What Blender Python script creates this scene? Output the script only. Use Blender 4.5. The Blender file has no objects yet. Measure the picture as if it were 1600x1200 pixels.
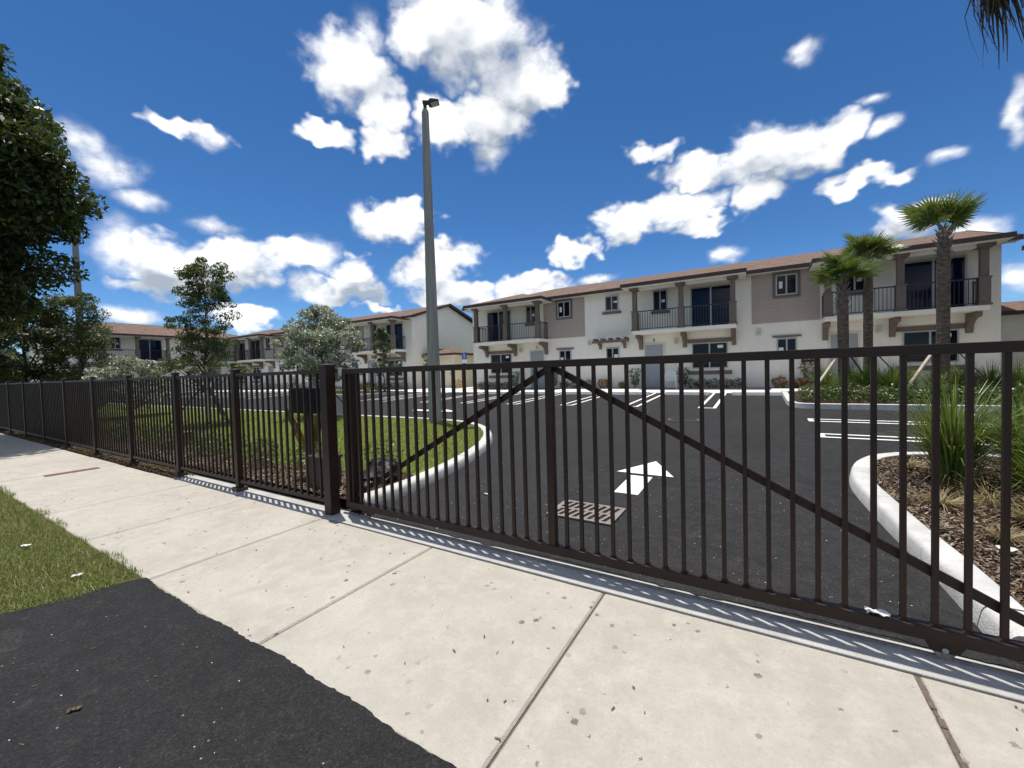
import bpy, math, random
import numpy as np
from mathutils import Matrix, Vector

rng = np.random.default_rng(7)
random.seed(7)
SC = bpy.context.scene
COL = SC.collection
PI = math.pi

# ---------------------------------------------------------------- camera
cd = bpy.data.cameras.new('camera')
cd.lens = 36 * 636.5 / 1600
cd.sensor_width = 36
cd.clip_start = 0.05
cd.clip_end = 3000
cam = bpy.data.objects.new('camera', cd)
COL.objects.link(cam)
CR = ((0.85546987, 0.00813494, -0.51778868),
      (0.51710477, 0.04029604, 0.85497303),
      (-0.02781998, 0.99915467, -0.03026543))   # columns: right, up, forward of the camera in the world
M4 = Matrix.Identity(4)
for i in range(3):
    M4[i][0] = CR[i][0]; M4[i][1] = CR[i][1]; M4[i][2] = -CR[i][2]
M4[2][3] = 1.65
cam.matrix_world = M4
SC.camera = cam

# ---------------------------------------------------------------- sky with cumulus clouds, sun
SUN = Vector((-0.165, 0.08, 1.0)).normalized()
EL = math.asin(SUN.z); ROT = math.atan2(SUN.x, SUN.y)
world = bpy.data.worlds.new('World'); SC.world = world; world.use_nodes = True
nt = world.node_tree; N = nt.nodes; L = nt.links
for n_ in list(N): N.remove(n_)
def wn(t, **k):
    n_ = N.new(t)
    for a, b in k.items(): setattr(n_, a, b)
    return n_
def wmath(op, a, b=None, c=None, clamp=False):
    m = wn('ShaderNodeMath', operation=op, use_clamp=clamp)
    for i, v in enumerate((a, b, c)):
        if v is None: continue
        if isinstance(v, (int, float)): m.inputs[i].default_value = v
        else: L.new(v, m.inputs[i])
    return m.outputs[0]
sky = wn('ShaderNodeTexSky', sky_type='NISHITA', sun_disc=False)
sky.sun_elevation = EL; sky.sun_rotation = ROT
sky.altitude = 0; sky.air_density = 0.7; sky.dust_density = 0.0; sky.ozone_density = 6.0
gam = wn('ShaderNodeGamma'); gam.inputs[1].default_value = 1.0
hsv = wn('ShaderNodeHueSaturation'); hsv.inputs['Saturation'].default_value = 1.18; hsv.inputs['Value'].default_value = 0.76
L.new(sky.outputs[0], hsv.inputs['Color'])
tc = wn('ShaderNodeTexCoord')
sep = wn('ShaderNodeSeparateXYZ'); L.new(tc.outputs['Generated'], sep.inputs[0])
az = wmath('ARCTAN2', sep.outputs[0], sep.outputs[1])
hyp = wmath('SQRT', wmath('ADD', wmath('MULTIPLY', sep.outputs[0], sep.outputs[0]), wmath('MULTIPLY', sep.outputs[1], sep.outputs[1])))
el = wmath('ARCTAN2', sep.outputs[2], hyp)
cmb = wn('ShaderNodeCombineXYZ'); L.new(az, cmb.inputs[0]); L.new(el, cmb.inputs[1])
# noise in direction space (squeezed vertically, as low clouds are)
scl = wn('ShaderNodeVectorMath', operation='MULTIPLY'); L.new(tc.outputs['Generated'], scl.inputs[0]); scl.inputs[1].default_value = (1, 1, 1.35)
def wnoise(scale, detail, rough, off=(0, 0, 0), dist=0.0):
    add = wn('ShaderNodeVectorMath', operation='ADD'); L.new(scl.outputs[0], add.inputs[0]); add.inputs[1].default_value = off
    t = wn('ShaderNodeTexNoise'); t.inputs['Scale'].default_value = scale; t.inputs['Detail'].default_value = detail
    t.inputs['Roughness'].default_value = rough; t.inputs['Distortion'].default_value = dist
    L.new(add.outputs[0], t.inputs['Vector'])
    return t
nA = wnoise(16.0, 5, 0.62, (3.1, 1.7, 0.4))
nB = wnoise(8.0, 2.5, 0.55, (1.3, 5.2, 2.4))
nC = wnoise(8.0, 2.5, 0.55, (1.3 - 0.008, 5.2 + 0.004, 2.4 + 0.040))
nW = wnoise(16.0, 2.5, 0.6, (7, 2, 5))
# warp the (azimuth, elevation) chart a little so no outline is an ellipse
wsub = wn('ShaderNodeVectorMath', operation='SUBTRACT'); L.new(nW.outputs['Color'], wsub.inputs[0]); wsub.inputs[1].default_value = (0.5, 0.5, 0.5)
wsc = wn('ShaderNodeVectorMath', operation='MULTIPLY'); L.new(wsub.outputs[0], wsc.inputs[0]); wsc.inputs[1].default_value = (0.13, 0.10, 0)
chart = wn('ShaderNodeVectorMath', operation='ADD'); L.new(cmb.outputs[0], chart.inputs[0]); L.new(wsc.outputs[0], chart.inputs[1])
CLOUDS = [(-0.621,0.673,0.188,0.087,0.02),(-0.672,0.711,0.142,0.051,0.05),(-0.501,0.605,0.13,0.063,-0.04),(-0.433,0.596,0.061,0.043,-0.07),(-0.573,0.548,0.123,0.066,-0.01),(-0.696,0.535,0.09,0.056,0.05),(-0.583,0.485,0.046,0.036,-0.01),(-0.748,0.667,0.081,0.064,0.08),(-0.899,0.602,0.108,0.072,0.15),(-0.855,0.659,0.044,0.036,0.14),(-0.84,0.56,0.068,0.063,0.12),(-0.951,0.492,0.062,0.026,0.15),(-0.829,0.495,0.065,0.039,0.1),(-1.205,0.445,0.072,0.02,-0.05),(-1.166,0.443,0.029,0.02,0.24),(-1.342,0.386,0.034,0.032,0.31),(-1.313,0.357,0.05,0.033,-0.33),(-1.274,0.318,0.036,0.017,-0.03),(-1.168,0.295,0.041,0.017,0.17),(-1.298,0.236,0.043,0.051,0.18),(-1.239,0.219,0.078,0.059,0.14),(-1.139,0.232,0.107,0.054,0.12),(-1.03,0.26,0.085,0.036,-0.04),(-1.231,0.171,0.089,0.03,0.1),(-0.974,0.261,0.051,0.039,0.09),(-0.912,0.225,0.057,0.052,0.06),(-0.924,0.189,0.107,0.031,0.04),(-1.008,0.195,0.042,0.035,0.07),(-0.814,0.336,0.098,0.048,0.06),(-0.888,0.344,0.022,0.033,0.09),(-0.763,0.352,0.065,0.037,0.05),(-0.691,0.272,0.091,0.051,0.01),(-0.745,0.232,0.097,0.052,0.02),(-0.671,0.185,0.145,0.045,-0.0),(-0.483,0.202,0.111,0.05,-0.04),(-0.338,0.209,0.054,0.014,-0.07),(-0.389,0.278,0.064,0.034,-0.07),(0.026,0.399,0.126,0.063,-0.04),(0.118,0.397,0.06,0.047,-0.3),(-0.111,0.404,0.102,0.042,-0.02),(0.169,0.324,0.069,0.023,-0.15),(-0.203,0.455,0.066,0.025,0.1),(-0.003,0.344,0.063,0.039,-0.22),(-0.151,0.338,0.119,0.045,-0.16),(-0.269,0.328,0.089,0.05,-0.11),(-0.106,0.301,0.07,0.023,-0.16),(0.085,0.547,0.03,0.018,-0.33),(0.176,0.438,0.019,0.009,-0.35),(0.27,0.329,0.028,0.011,-0.17),(0.349,0.355,0.015,0.04,-0.42),(0.199,0.397,0.03,0.013,0.0),(0.236,0.239,0.067,0.041,-0.26),(0.302,0.202,0.041,0.02,-0.26),(-0.057,0.234,0.036,0.017,-0.15),(-1.291,0.12,0.051,0.016,0.07),(-1.122,0.123,0.077,0.028,0.05),(0.349,0.123,0.025,0.027,-0.19),(-0.857,0.157,0.057,0.017,0.02)]
GREYS = [(-0.542, 0.564, 0.145, 0.054), (-0.59, 0.497, 0.062, 0.035), (-0.691, 0.623, 0.045, 0.025), (-1.25, 0.166, 0.082, 0.025), (-1.172, 0.192, 0.061, 0.022), (-0.898, 0.182, 0.082, 0.014), (0.02, 0.356, 0.066, 0.023), (0.228, 0.221, 0.056, 0.015), (-0.002, 0.395, 0.057, 0.02), (-0.881, 0.565, 0.048, 0.02)]
CL_GROW = 1.06
def blob(a, e, ra, re, vec):
    m = wn('ShaderNodeVectorMath', operation='MULTIPLY_ADD'); L.new(vec, m.inputs[0])
    m.inputs[1].default_value = (1/ra, 1/re, 0); m.inputs[2].default_value = (-a/ra, -e/re, 0)
    g = wn('ShaderNodeVectorMath', operation='LENGTH'); L.new(m.outputs[0], g.inputs[0])
    return g.outputs['Value']
wsm = wn('ShaderNodeVectorMath', operation='MULTIPLY_ADD'); L.new(wsc.outputs[0], wsm.inputs[0]); wsm.inputs[1].default_value = (0.45, 0.35, 0); L.new(cmb.outputs[0], wsm.inputs[2])
def gather(items, grow_a, grow_e, vec=None, thin=True):
    """nearest of the cloud lobes; small lone clouds are thin and only lightly warped"""
    f_ = None
    for it in items:
        small = thin and it[2] < 0.056
        if small:
            if vec is not None: continue
            b = wmath('MULTIPLY_ADD', blob(it[0], it[1], it[2]*grow_a*1.35, it[3]*grow_e*1.35, wsm.outputs[0]), 0.52, 0.48)
        else: b = blob(it[0], it[1], it[2]*grow_a, it[3]*grow_e, vec or chart.outputs[0])
        f_ = b if f_ is None else wmath('MINIMUM', f_, b)
    return wmath('SUBTRACT', 1.0, f_, clamp=True)
# the same chart looked up a little higher: tells the lit top of a cloud from its shaded base
chart_up = wn('ShaderNodeVectorMath', operation='ADD'); L.new(chart.outputs[0], chart_up.inputs[0]); chart_up.inputs[1].default_value = (-0.012, 0.042, 0)
wob_ = wmath('ADD', wmath('MULTIPLY', wmath('SUBTRACT', nA.outputs['Fac'], 0.5), 1.6), wmath('MULTIPLY', wmath('SUBTRACT', nB.outputs['Fac'], 0.5), 0.45))
relief = wmath('ADD', wmath('MULTIPLY', wmath('SUBTRACT', nB.outputs['Fac'], nC.outputs['Fac']), 2.2), wmath('MULTIPLY', wmath('SUBTRACT', nA.outputs['Fac'], 0.5), 0.75))
def cloud_layer(field, grey, above=None):
    """clear sky with the cumulus of this density field in front of it"""
    soft = wmath('MULTIPLY', wmath('POWER', field, 0.72), 1.35)
    dens = wmath('ADD', soft, wob_)
    alpha = wn('ShaderNodeMapRange', interpolation_type='SMOOTHSTEP'); alpha.inputs[1].default_value = 0.02; alpha.inputs[2].default_value = 0.95
    L.new(dens, alpha.inputs[0])
    gate_ = wn('ShaderNodeMapRange', interpolation_type='SMOOTHSTEP'); gate_.inputs[1].default_value = 0.0; gate_.inputs[2].default_value = 0.40
    L.new(field, gate_.inputs[0])
    al = wmath('MULTIPLY', wmath('MULTIPLY', alpha.outputs[0], gate_.outputs[0]), 0.97)
    shade = wmath('ADD', wmath('SUBTRACT', 0.86, wmath('MULTIPLY', field, 0.16)), relief)
    if above is not None: shade = wmath('SUBTRACT', shade, wmath('MULTIPLY', wmath('SUBTRACT', above, field), 0.75))
    if grey is not None: shade = wmath('SUBTRACT', shade, wmath('MULTIPLY', grey, 0.62))
    shade = wmath('MINIMUM', wmath('MAXIMUM', shade, 0.15), 1.0)
    cc = wn('ShaderNodeMix', data_type='RGBA'); cc.inputs['A'].default_value = (1.8, 2.2, 2.8, 1); cc.inputs['B'].default_value = (7.1, 7.15, 7.2, 1)
    L.new(shade, cc.inputs['Factor']); cc.clamp_factor = False
    mix = wn('ShaderNodeMix', data_type='RGBA')
    L.new(al, mix.inputs['Factor']); L.new(hsv.outputs[0], mix.inputs['A']); L.new(cc.outputs['Result'], mix.inputs['B'])
    bg = wn('ShaderNodeBackground'); bg.inputs['Strength'].default_value = SKY_STRENGTH
    L.new(mix.outputs['Result'], bg.inputs['Color'])
    return bg.outputs[0]
SKY_STRENGTH = 0.10
SPLIT = -0.42          # a cloudless azimuth: each half of the sky looks only at its own clouds
left_ = [c for c in CLOUDS if c[0] - c[2]*1.5 - 0.06 < SPLIT]; right_ = [c for c in CLOUDS if c[0] + c[2]*1.5 + 0.06 > SPLIT]
gl_ = [c for c in GREYS if c[0] - c[2]*2 - 0.06 < SPLIT]; gr_ = [c for c in GREYS if c[0] + c[2]*2 + 0.06 > SPLIT]
skyL = cloud_layer(gather(left_, CL_GROW, CL_GROW), gather(gl_, 1.7, 1.9, None, False), gather(left_, CL_GROW, CL_GROW, chart_up.outputs[0]))
skyR = cloud_layer(gather(right_, CL_GROW, CL_GROW), gather(gr_, 1.7, 1.9, None, False), gather(right_, CL_GROW, CL_GROW, chart_up.outputs[0]))
# rest of the sky, unseen: scattered cumulus, made denser to brighten the shade
nG = wnoise(3.4, 2, 0.5, (11, 4, 9))
away = wmath('MAXIMUM', wmath('MAXIMUM', wmath('SUBTRACT', -1.52, az), wmath('SUBTRACT', az, 0.46)), wmath('SUBTRACT', el, 0.86))
gmask = wmath('MULTIPLY', wmath('MULTIPLY', away, 7.0, clamp=True), wmath('MULTIPLY', wmath('SUBTRACT', el, 0.03, clamp=True), 10.0, clamp=True))
gen = wmath('MULTIPLY', wmath('MULTIPLY', wmath('SUBTRACT', nG.outputs['Fac'], 0.485, clamp=True), 6.0, clamp=True), gmask)
skyG = cloud_layer(gen, None)
m1 = wn('ShaderNodeMixShader'); L.new(wmath('GREATER_THAN', az, SPLIT), m1.inputs[0]); L.new(skyL, m1.inputs[1]); L.new(skyR, m1.inputs[2])
inside = wmath('MULTIPLY', wmath('MULTIPLY', wmath('GREATER_THAN', az, -1.52), wmath('LESS_THAN', az, 0.46)), wmath('LESS_THAN', el, 0.86))
m2 = wn('ShaderNodeMixShader'); L.new(inside, m2.inputs[0]); L.new(skyG, m2.inputs[1]); L.new(m1.outputs[0], m2.inputs[2])
bg = m2
wo = wn('ShaderNodeOutputWorld'); L.new(bg.outputs[0], wo.inputs['Surface'])
SC.cycles.max_bounces = 6; SC.cycles.diffuse_bounces = 3; SC.cycles.glossy_bounces = 3; SC.cycles.transmission_bounces = 3
world.cycles.sampling_method = 'MANUAL'; world.cycles.sample_map_resolution = 512

sl = bpy.data.lights.new('sun', 'SUN'); sl.energy = 3.0; sl.angle = math.radians(0.53); sl.color = (1.0, 0.955, 0.88)
sun = bpy.data.objects.new('sun', sl); COL.objects.link(sun)
sun.rotation_euler = SUN.to_track_quat('Z', 'Y').to_euler(); sun.location = (0, 0, 40)
vs = SC.view_settings
vs.view_transform = 'Standard'; vs.look = 'None'; vs.exposure = 0.76; vs.gamma = 1.0; vs.use_curve_mapping = False

# ---------------------------------------------------------------- helpers
def tag(o, label=None, cat=None, group=None, kind=None):
    if label: o['label'] = label
    if cat: o['category'] = cat
    if group: o['group'] = group
    if kind: o['kind'] = kind
    return o
def empty(name, loc=(0, 0, 0), rz=0, parent=None):
    o = bpy.data.objects.new(name, None); COL.objects.link(o)
    o.location = loc; o.rotation_euler = (0, 0, rz); o.empty_display_size = 0.2
    if parent: o.parent = parent
    return o
def link(name, me, mat, parent=None):
    if mat is not None and not me.materials: me.materials.append(mat)
    o = bpy.data.objects.new(name, me); COL.objects.link(o)
    if parent is not None: o.parent = parent
    return o
def copy_tree(o, parent=None):
    c = o.copy(); COL.objects.link(c)
    if parent is not None: c.parent = parent
    for ch in list(o.children): copy_tree(ch, c)
    return c

class MB:
    def __init__(s): s.v = []; s.f = []
    def add(s, v, f):
        b = len(s.v); s.v += [tuple(p) for p in v]; s.f += [tuple(i + b for i in q) for q in f]; return s
    def box(s, x0, x1, y0, y1, z0, z1):
        v = [(x0,y0,z0),(x1,y0,z0),(x1,y1,z0),(x0,y1,z0),(x0,y0,z1),(x1,y0,z1),(x1,y1,z1),(x0,y1,z1)]
        return s.add(v, [(3,2,1,0),(4,5,6,7),(0,1,5,4),(1,2,6,5),(2,3,7,6),(3,0,4,7)])
    def cbox(s, c, d): 
        return s.box(c[0]-d[0]/2, c[0]+d[0]/2, c[1]-d[1]/2, c[1]+d[1]/2, c[2]-d[2]/2, c[2]+d[2]/2)
    def quad(s, a, b, c, d): return s.add([a, b, c, d], [(0, 1, 2, 3)])
    def poly(s, pts): return s.add(pts, [tuple(range(len(pts)))])
    def prism(s, pts2, axis, lo, hi):
        """extrude a 2-D outline along an axis; axis 'x': pts are (y,z), 'y': (x,z), 'z': (x,y)"""
        def p(q, t):
            return (t, q[0], q[1]) if axis == 'x' else (q[0], t, q[1]) if axis == 'y' else (q[0], q[1], t)
        n = len(pts2)
        v = [p(q, lo) for q in pts2] + [p(q, hi) for q in pts2]
        f = [tuple(range(n))[::-1], tuple(range(n, 2*n))]
        f += [(i, (i+1) % n, n + (i+1) % n, n + i) for i in range(n)]
        return s.add(v, f)
    def tube(s, path, radii, k=8, cap=True):
        path = [Vector(p) for p in path]
        if isinstance(radii, (int, float)): radii = [radii] * len(path)
        rings = []
        up = Vector((0.13, 0.07, 1)).normalized()
        for i, p in enumerate(path):
            t = (path[min(i+1, len(path)-1)] - path[max(i-1, 0)]).normalized()
            a = t.cross(up)
            if a.length < 0.05: a = t.cross(Vector((1, 0, 0)))
            a.normalize(); b = t.cross(a)
            rings.append([p + (a*math.cos(2*PI*j/k) + b*math.sin(2*PI*j/k))*radii[i] for j in range(k)])
        v = [q for r in rings for q in r]; f = []
        for i in range(len(path)-1):
            for j in range(k): f.append((i*k+j, i*k+(j+1) % k, (i+1)*k+(j+1) % k, (i+1)*k+j))
        if cap: f.append(tuple(range(k))); f.append(tuple(range((len(path)-1)*k, len(path)*k))[::-1])
        return s.add(v, f)
    def bar(s, a, b, w, h):
        """box beam between two points, w in the horizontal sense, h vertical"""
        a = Vector(a); b = Vector(b); t = (b-a).normalized()
        n = t.cross(Vector((0, 0, 1)))
        if n.length < 1e-4: n = Vector((1, 0, 0))
        n.normalize(); u = n.cross(t)
        v = []
        for p in (a, b):
            for sx, sz in ((-1,-1),(1,-1),(1,1),(-1,1)): v.append(p + n*sx*w/2 + u*sz*h/2)
        return s.add(v, [(3,2,1,0),(4,5,6,7),(0,1,5,4),(1,2,6,5),(2,3,7,6),(3,0,4,7)])
    def mesh(s, name, smooth=False):
        me = bpy.data.meshes.new(name); me.from_pydata(s.v, [], s.f)
        import bmesh
        bm = bmesh.new(); bm.from_mesh(me); bmesh.ops.recalc_face_normals(bm, faces=bm.faces); bm.to_mesh(me); bm.free()
        if smooth: me.shade_smooth()
        return me
    def build(s, name, mat, parent=None, smooth=False, bevel=0):
        o = link(name, s.mesh(name, smooth), mat, parent)
        if bevel:
            m = o.modifiers.new('bevel', 'BEVEL'); m.width = bevel; m.segments = 2; m.limit_method = 'ANGLE'
        return o

def np_mesh(name, verts, nper, mats=None, smooth=False):
    """verts (n*nper,3): n separate faces of nper corners"""
    verts = np.asarray(verts, np.float32).reshape(-1, 3); n = len(verts) // nper
    me = bpy.data.meshes.new(name)
    me.vertices.add(len(verts)); me.vertices.foreach_set('co', verts.ravel())
    me.loops.add(len(verts)); me.loops.foreach_set('vertex_index', np.arange(len(verts), dtype=np.int32))
    me.polygons.add(n); me.polygons.foreach_set('loop_start', np.arange(0, n*nper, nper, dtype=np.int32))
    me.update(calc_edges=True)
    return me
def unit(a): return a / np.maximum(np.linalg.norm(a, axis=-1, keepdims=True), 1e-9)
def leaf_quads(p, length, width, up=0.0, flat=0.0):
    """rhombic leaves at the points p: random pose, 'up' biases the leaf to point upward, 'flat' lays its face to the sky"""
    n = len(p)
    d = rng.normal(size=(n, 3)); d[:, 2] += up; d = unit(d)
    nn = rng.normal(size=(n, 3)); nn[:, 2] = np.abs(nn[:, 2]) + flat; 
    s = unit(np.cross(d, nn))
    ln = (length * rng.uniform(0.7, 1.3, n))[:, None]; wd = (width * rng.uniform(0.7, 1.3, n))[:, None]
    fold = unit(np.cross(s, d)) * wd * 0.25
    v = np.stack([p - d*ln*0.5, p + s*wd*0.5 + fold, p + d*ln*0.5, p - s*wd*0.5 + fold], 1)
    return v.reshape(-1, 3)
def ball(n, shell=0.5):
    d = unit(rng.normal(size=(n, 3))); r = rng.uniform(0, 1, n) ** (1/3 * shell)
    return d * r[:, None]

# ---------------------------------------------------------------- materials
ORD = ['first', 'second', 'third', 'fourth', 'fifth', 'sixth', 'seventh', 'eighth', 'ninth', 'tenth', 'eleventh', 'twelfth', 'thirteenth', 'fourteenth', 'fifteenth', 'sixteenth']
MATS = {}
def mat_nodes(name):
    m = bpy.data.materials.new(name); m.use_nodes = True
    t = m.node_tree; b = t.nodes['Principled BSDF']
    MATS[name] = m
    return m, t, b
def nd(t, typ, **k):
    n_ = t.nodes.new(typ)
    for a, b in k.items(): setattr(n_, a, b)
    return n_
def noise(t, vec, scale, detail=4, rough=0.55, dist=0):
    n_ = nd(t, 'ShaderNodeTexNoise'); n_.inputs['Scale'].default_value = scale; n_.inputs['Detail'].default_value = detail
    n_.inputs['Roughness'].default_value = rough; n_.inputs['Distortion'].default_value = dist
    if vec is not None: t.links.new(vec, n_.inputs['Vector'])
    return n_.outputs['Fac']
def ramp(t, fac, stops):
    r = nd(t, 'ShaderNodeValToRGB'); cr = r.color_ramp
    while len(cr.elements) < len(stops): cr.elements.new(0.5)
    for e_, (p, c) in zip(cr.elements, stops):
        e_.position = p; e_.color = (*c, 1) if len(c) == 3 else c
    t.links.new(fac, r.inputs[0]); return r.outputs[0]
def mixc(t, fac, a, b, blend='MIX'):
    m = nd(t, 'ShaderNodeMix', data_type='RGBA', blend_type=blend)
    for k, v in (('Factor', fac), ('A', a), ('B', b)):
        if isinstance(v, (int, float)): m.inputs[k].default_value = v
        elif isinstance(v, tuple): m.inputs[k].default_value = (*v, 1)
        else: t.links.new(v, m.inputs[k])
    return m.outputs['Result']
def bump(t, b, height, strength, dist=0.01):
    n_ = nd(t, 'ShaderNodeBump'); n_.inputs['Strength'].default_value = strength; n_.inputs['Distance'].default_value = dist
    t.links.new(height, n_.inputs['Height']); t.links.new(n_.outputs[0], b.inputs['Normal'])
def coord(t, scale=None):
    c = nd(t, 'ShaderNodeTexCoord').outputs['Object']
    if scale:
        m = nd(t, 'ShaderNodeMapping'); m.inputs['Scale'].default_value = scale; t.links.new(c, m.inputs[0]); c = m.outputs[0]
    return c
def gpos(t):
    return nd(t, 'ShaderNodeNewGeometry').outputs['Position']
def mapr(t, fac, a, b, c=0.0, d=1.0):
    m = nd(t, 'ShaderNodeMapRange'); t.links.new(fac, m.inputs[0])
    for i, v in enumerate((a, b, c, d)): m.inputs[i+1].default_value = v
    return m.outputs[0]

def simple(name, col, rough=0.6, var=0.15, scale=6, bmp=0.0, bscale=60, metal=0.0, spec=0.5):
    m, t, b = mat_nodes(name)
    c = coord(t)
    f = noise(t, c, scale, 5, 0.6)
    lo = tuple(x*(1-var) for x in col); hi = tuple(min(1, x*(1+var)) for x in col)
    t.links.new(ramp(t, f, [(0.3, lo), (0.7, hi)]), b.inputs['Base Color'])
    b.inputs['Roughness'].default_value = rough; b.inputs['Metallic'].default_value = metal
    b.inputs['Specular IOR Level'].default_value = spec
    if bmp: bump(t, b, noise(t, c, bscale, 3, 0.6), bmp, 0.01)
    return m

# concrete pavement: warm pale slabs with brush marks, pits, faint stains
m, t, b = mat_nodes('walk_concrete')
p = gpos(t)
oi = nd(t, 'ShaderNodeObjectInfo')
big = noise(t, p, 0.9, 5, 0.6, 0.4); mid = noise(t, p, 6.0, 6, 0.65); fine = noise(t, p, 130, 2, 0.6)
mp = nd(t, 'ShaderNodeMapping'); mp.inputs['Scale'].default_value = (9, 90, 1); t.links.new(p, mp.inputs[0])
brush = noise(t, mp.outputs[0], 1.0, 4, 0.6)
c1 = ramp(t, big, [(0.28, (0.31, 0.285, 0.24)), (0.5, (0.405, 0.375, 0.318)), (0.72, (0.49, 0.455, 0.392))])
c1 = mixc(t, mapr(t, mid, 0.44, 0.66, 0, 0.6), c1, (0.55, 0.51, 0.44))
c1 = mixc(t, mapr(t, noise(t, p, 38, 4, 0.7), 0.52, 0.70, 0, 0.55), c1, (0.29, 0.265, 0.225))
c1 = mixc(t, mapr(t, noise(t, p, 22, 5, 0.75, 0.5), 0.60, 0.72, 0, 0.7), c1, (0.62, 0.59, 0.53))
c1 = mixc(t, mapr(t, noise(t, p, 2.6, 6, 0.7, 1.2), 0.50, 0.70, 0, 0.6), c1, (0.31, 0.29, 0.255))
c1 = mixc(t, mapr(t, brush, 0.45, 0.75, 0, 0.35), c1, (0.42, 0.38, 0.32))
c1 = mixc(t, mapr(t, fine, 0.35, 0.75, 0.0, 0.5), c1, (0.36, 0.33, 0.28))
c1 = mixc(t, mapr(t, oi.outputs['Random'], 0, 1, 0.0, 0.30), c1, (0.44, 0.41, 0.36))
vor = nd(t, 'ShaderNodeTexVoronoi', feature='F1'); vor.inputs['Scale'].default_value = 15; vor.inputs['Randomness'].default_value = 1; t.links.new(p, vor.inputs['Vector'])
sepc = nd(t, 'ShaderNodeSeparateColor'); t.links.new(vor.outputs['Color'], sepc.inputs[0])
pick = mapr(t, sepc.outputs[0], 0.66, 0.68, 0, 1); zone = mapr(t, noise(t, p, 1.5, 3, 0.6), 0.47, 0.56)
vdw = nd(t, 'ShaderNodeMath', operation='ADD'); t.links.new(vor.outputs['Distance'], vdw.inputs[0])
wob = nd(t, 'ShaderNodeMath', operation='MULTIPLY_ADD'); t.links.new(noise(t, p, 90, 2), wob.inputs[0]); wob.inputs[1].default_value = 0.5; wob.inputs[2].default_value = -0.25
t.links.new(wob.outputs[0], vdw.inputs[1])
sz = nd(t, 'ShaderNodeMath', operation='MULTIPLY'); t.links.new(sepc.outputs[1], sz.inputs[0]); sz.inputs[1].default_value = 0.30
less = nd(t, 'ShaderNodeMath', operation='LESS_THAN'); t.links.new(vdw.outputs[0], less.inputs[0]); t.links.new(sz.outputs[0], less.inputs[1])
ml = nd(t, 'ShaderNodeMath', operation='MULTIPLY'); t.links.new(less.outputs[0], ml.inputs[0]); t.links.new(pick, ml.inputs[1])
ml2 = nd(t, 'ShaderNodeMath', operation='MULTIPLY'); t.links.new(ml.outputs[0], ml2.inputs[0]); t.links.new(zone, ml2.inputs[1])
c1 = mixc(t, ml2.outputs[0], c1, (0.16, 0.14, 0.125))
t.links.new(c1, b.inputs['Base Color']); b.inputs['Roughness'].default_value = 0.85
hh = nd(t, 'ShaderNodeMath', operation='MULTIPLY_ADD'); t.links.new(brush, hh.inputs[0]); hh.inputs[1].default_value = 0.6; t.links.new(fine, hh.inputs[2])
hs = nd(t, 'ShaderNodeMath', operation='SUBTRACT'); t.links.new(hh.outputs[0], hs.inputs[0]); t.links.new(ml2.outputs[0], hs.inputs[1])
bump(t, b, hs.outputs[0], 0.8, 0.006)

# kerb and strip concrete: paler, greyer
m, t, b = mat_nodes('curb_concrete')
p = gpos(t)
c1 = ramp(t, noise(t, p, 3.0, 6, 0.65), [(0.3, (0.46, 0.45, 0.43)), (0.7, (0.68, 0.67, 0.64))])
c1 = mixc(t, mapr(t, noise(t, p, 120, 2), 0.45, 0.75, 0, 0.5), c1, (0.36, 0.35, 0.33))
c1 = mixc(t, mapr(t, noise(t, p, 7, 6, 0.75, 0.8), 0.55, 0.72, 0, 0.5), c1, (0.25, 0.24, 0.22))
t.links.new(c1, b.inputs['Base Color']); b.inputs['Roughness'].default_value = 0.85
bump(t, b, noise(t, p, 70, 4), 0.7, 0.008)

m, t, b = mat_nodes('strip_concrete')
p = gpos(t)
c1 = ramp(t, noise(t, p, 4.0, 6, 0.65), [(0.3, (0.36, 0.35, 0.33)), (0.7, (0.52, 0.51, 0.48))])
c1 = mixc(t, mapr(t, noise(t, p, 90, 3), 0.45, 0.75, 0, 0.5), c1, (0.27, 0.26, 0.24))
t.links.new(c1, b.inputs['Base Color']); b.inputs['Roughness'].default_value = 0.88
bump(t, b, noise(t, p, 70, 4), 0.6, 0.006)
m, t, b = mat_nodes('fresh_concrete')
p = gpos(t)
c1 = ramp(t, noise(t, p, 1.5, 6, 0.65), [(0.3, (0.62, 0.60, 0.56)), (0.7, (0.74, 0.72, 0.68))])
c1 = mixc(t, mapr(t, noise(t, p, 9, 5, 0.7), 0.5, 0.75, 0, 0.35), c1, (0.48, 0.46, 0.43))
t.links.new(c1, b.inputs['Base Color']); b.inputs['Roughness'].default_value = 0.85
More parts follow.
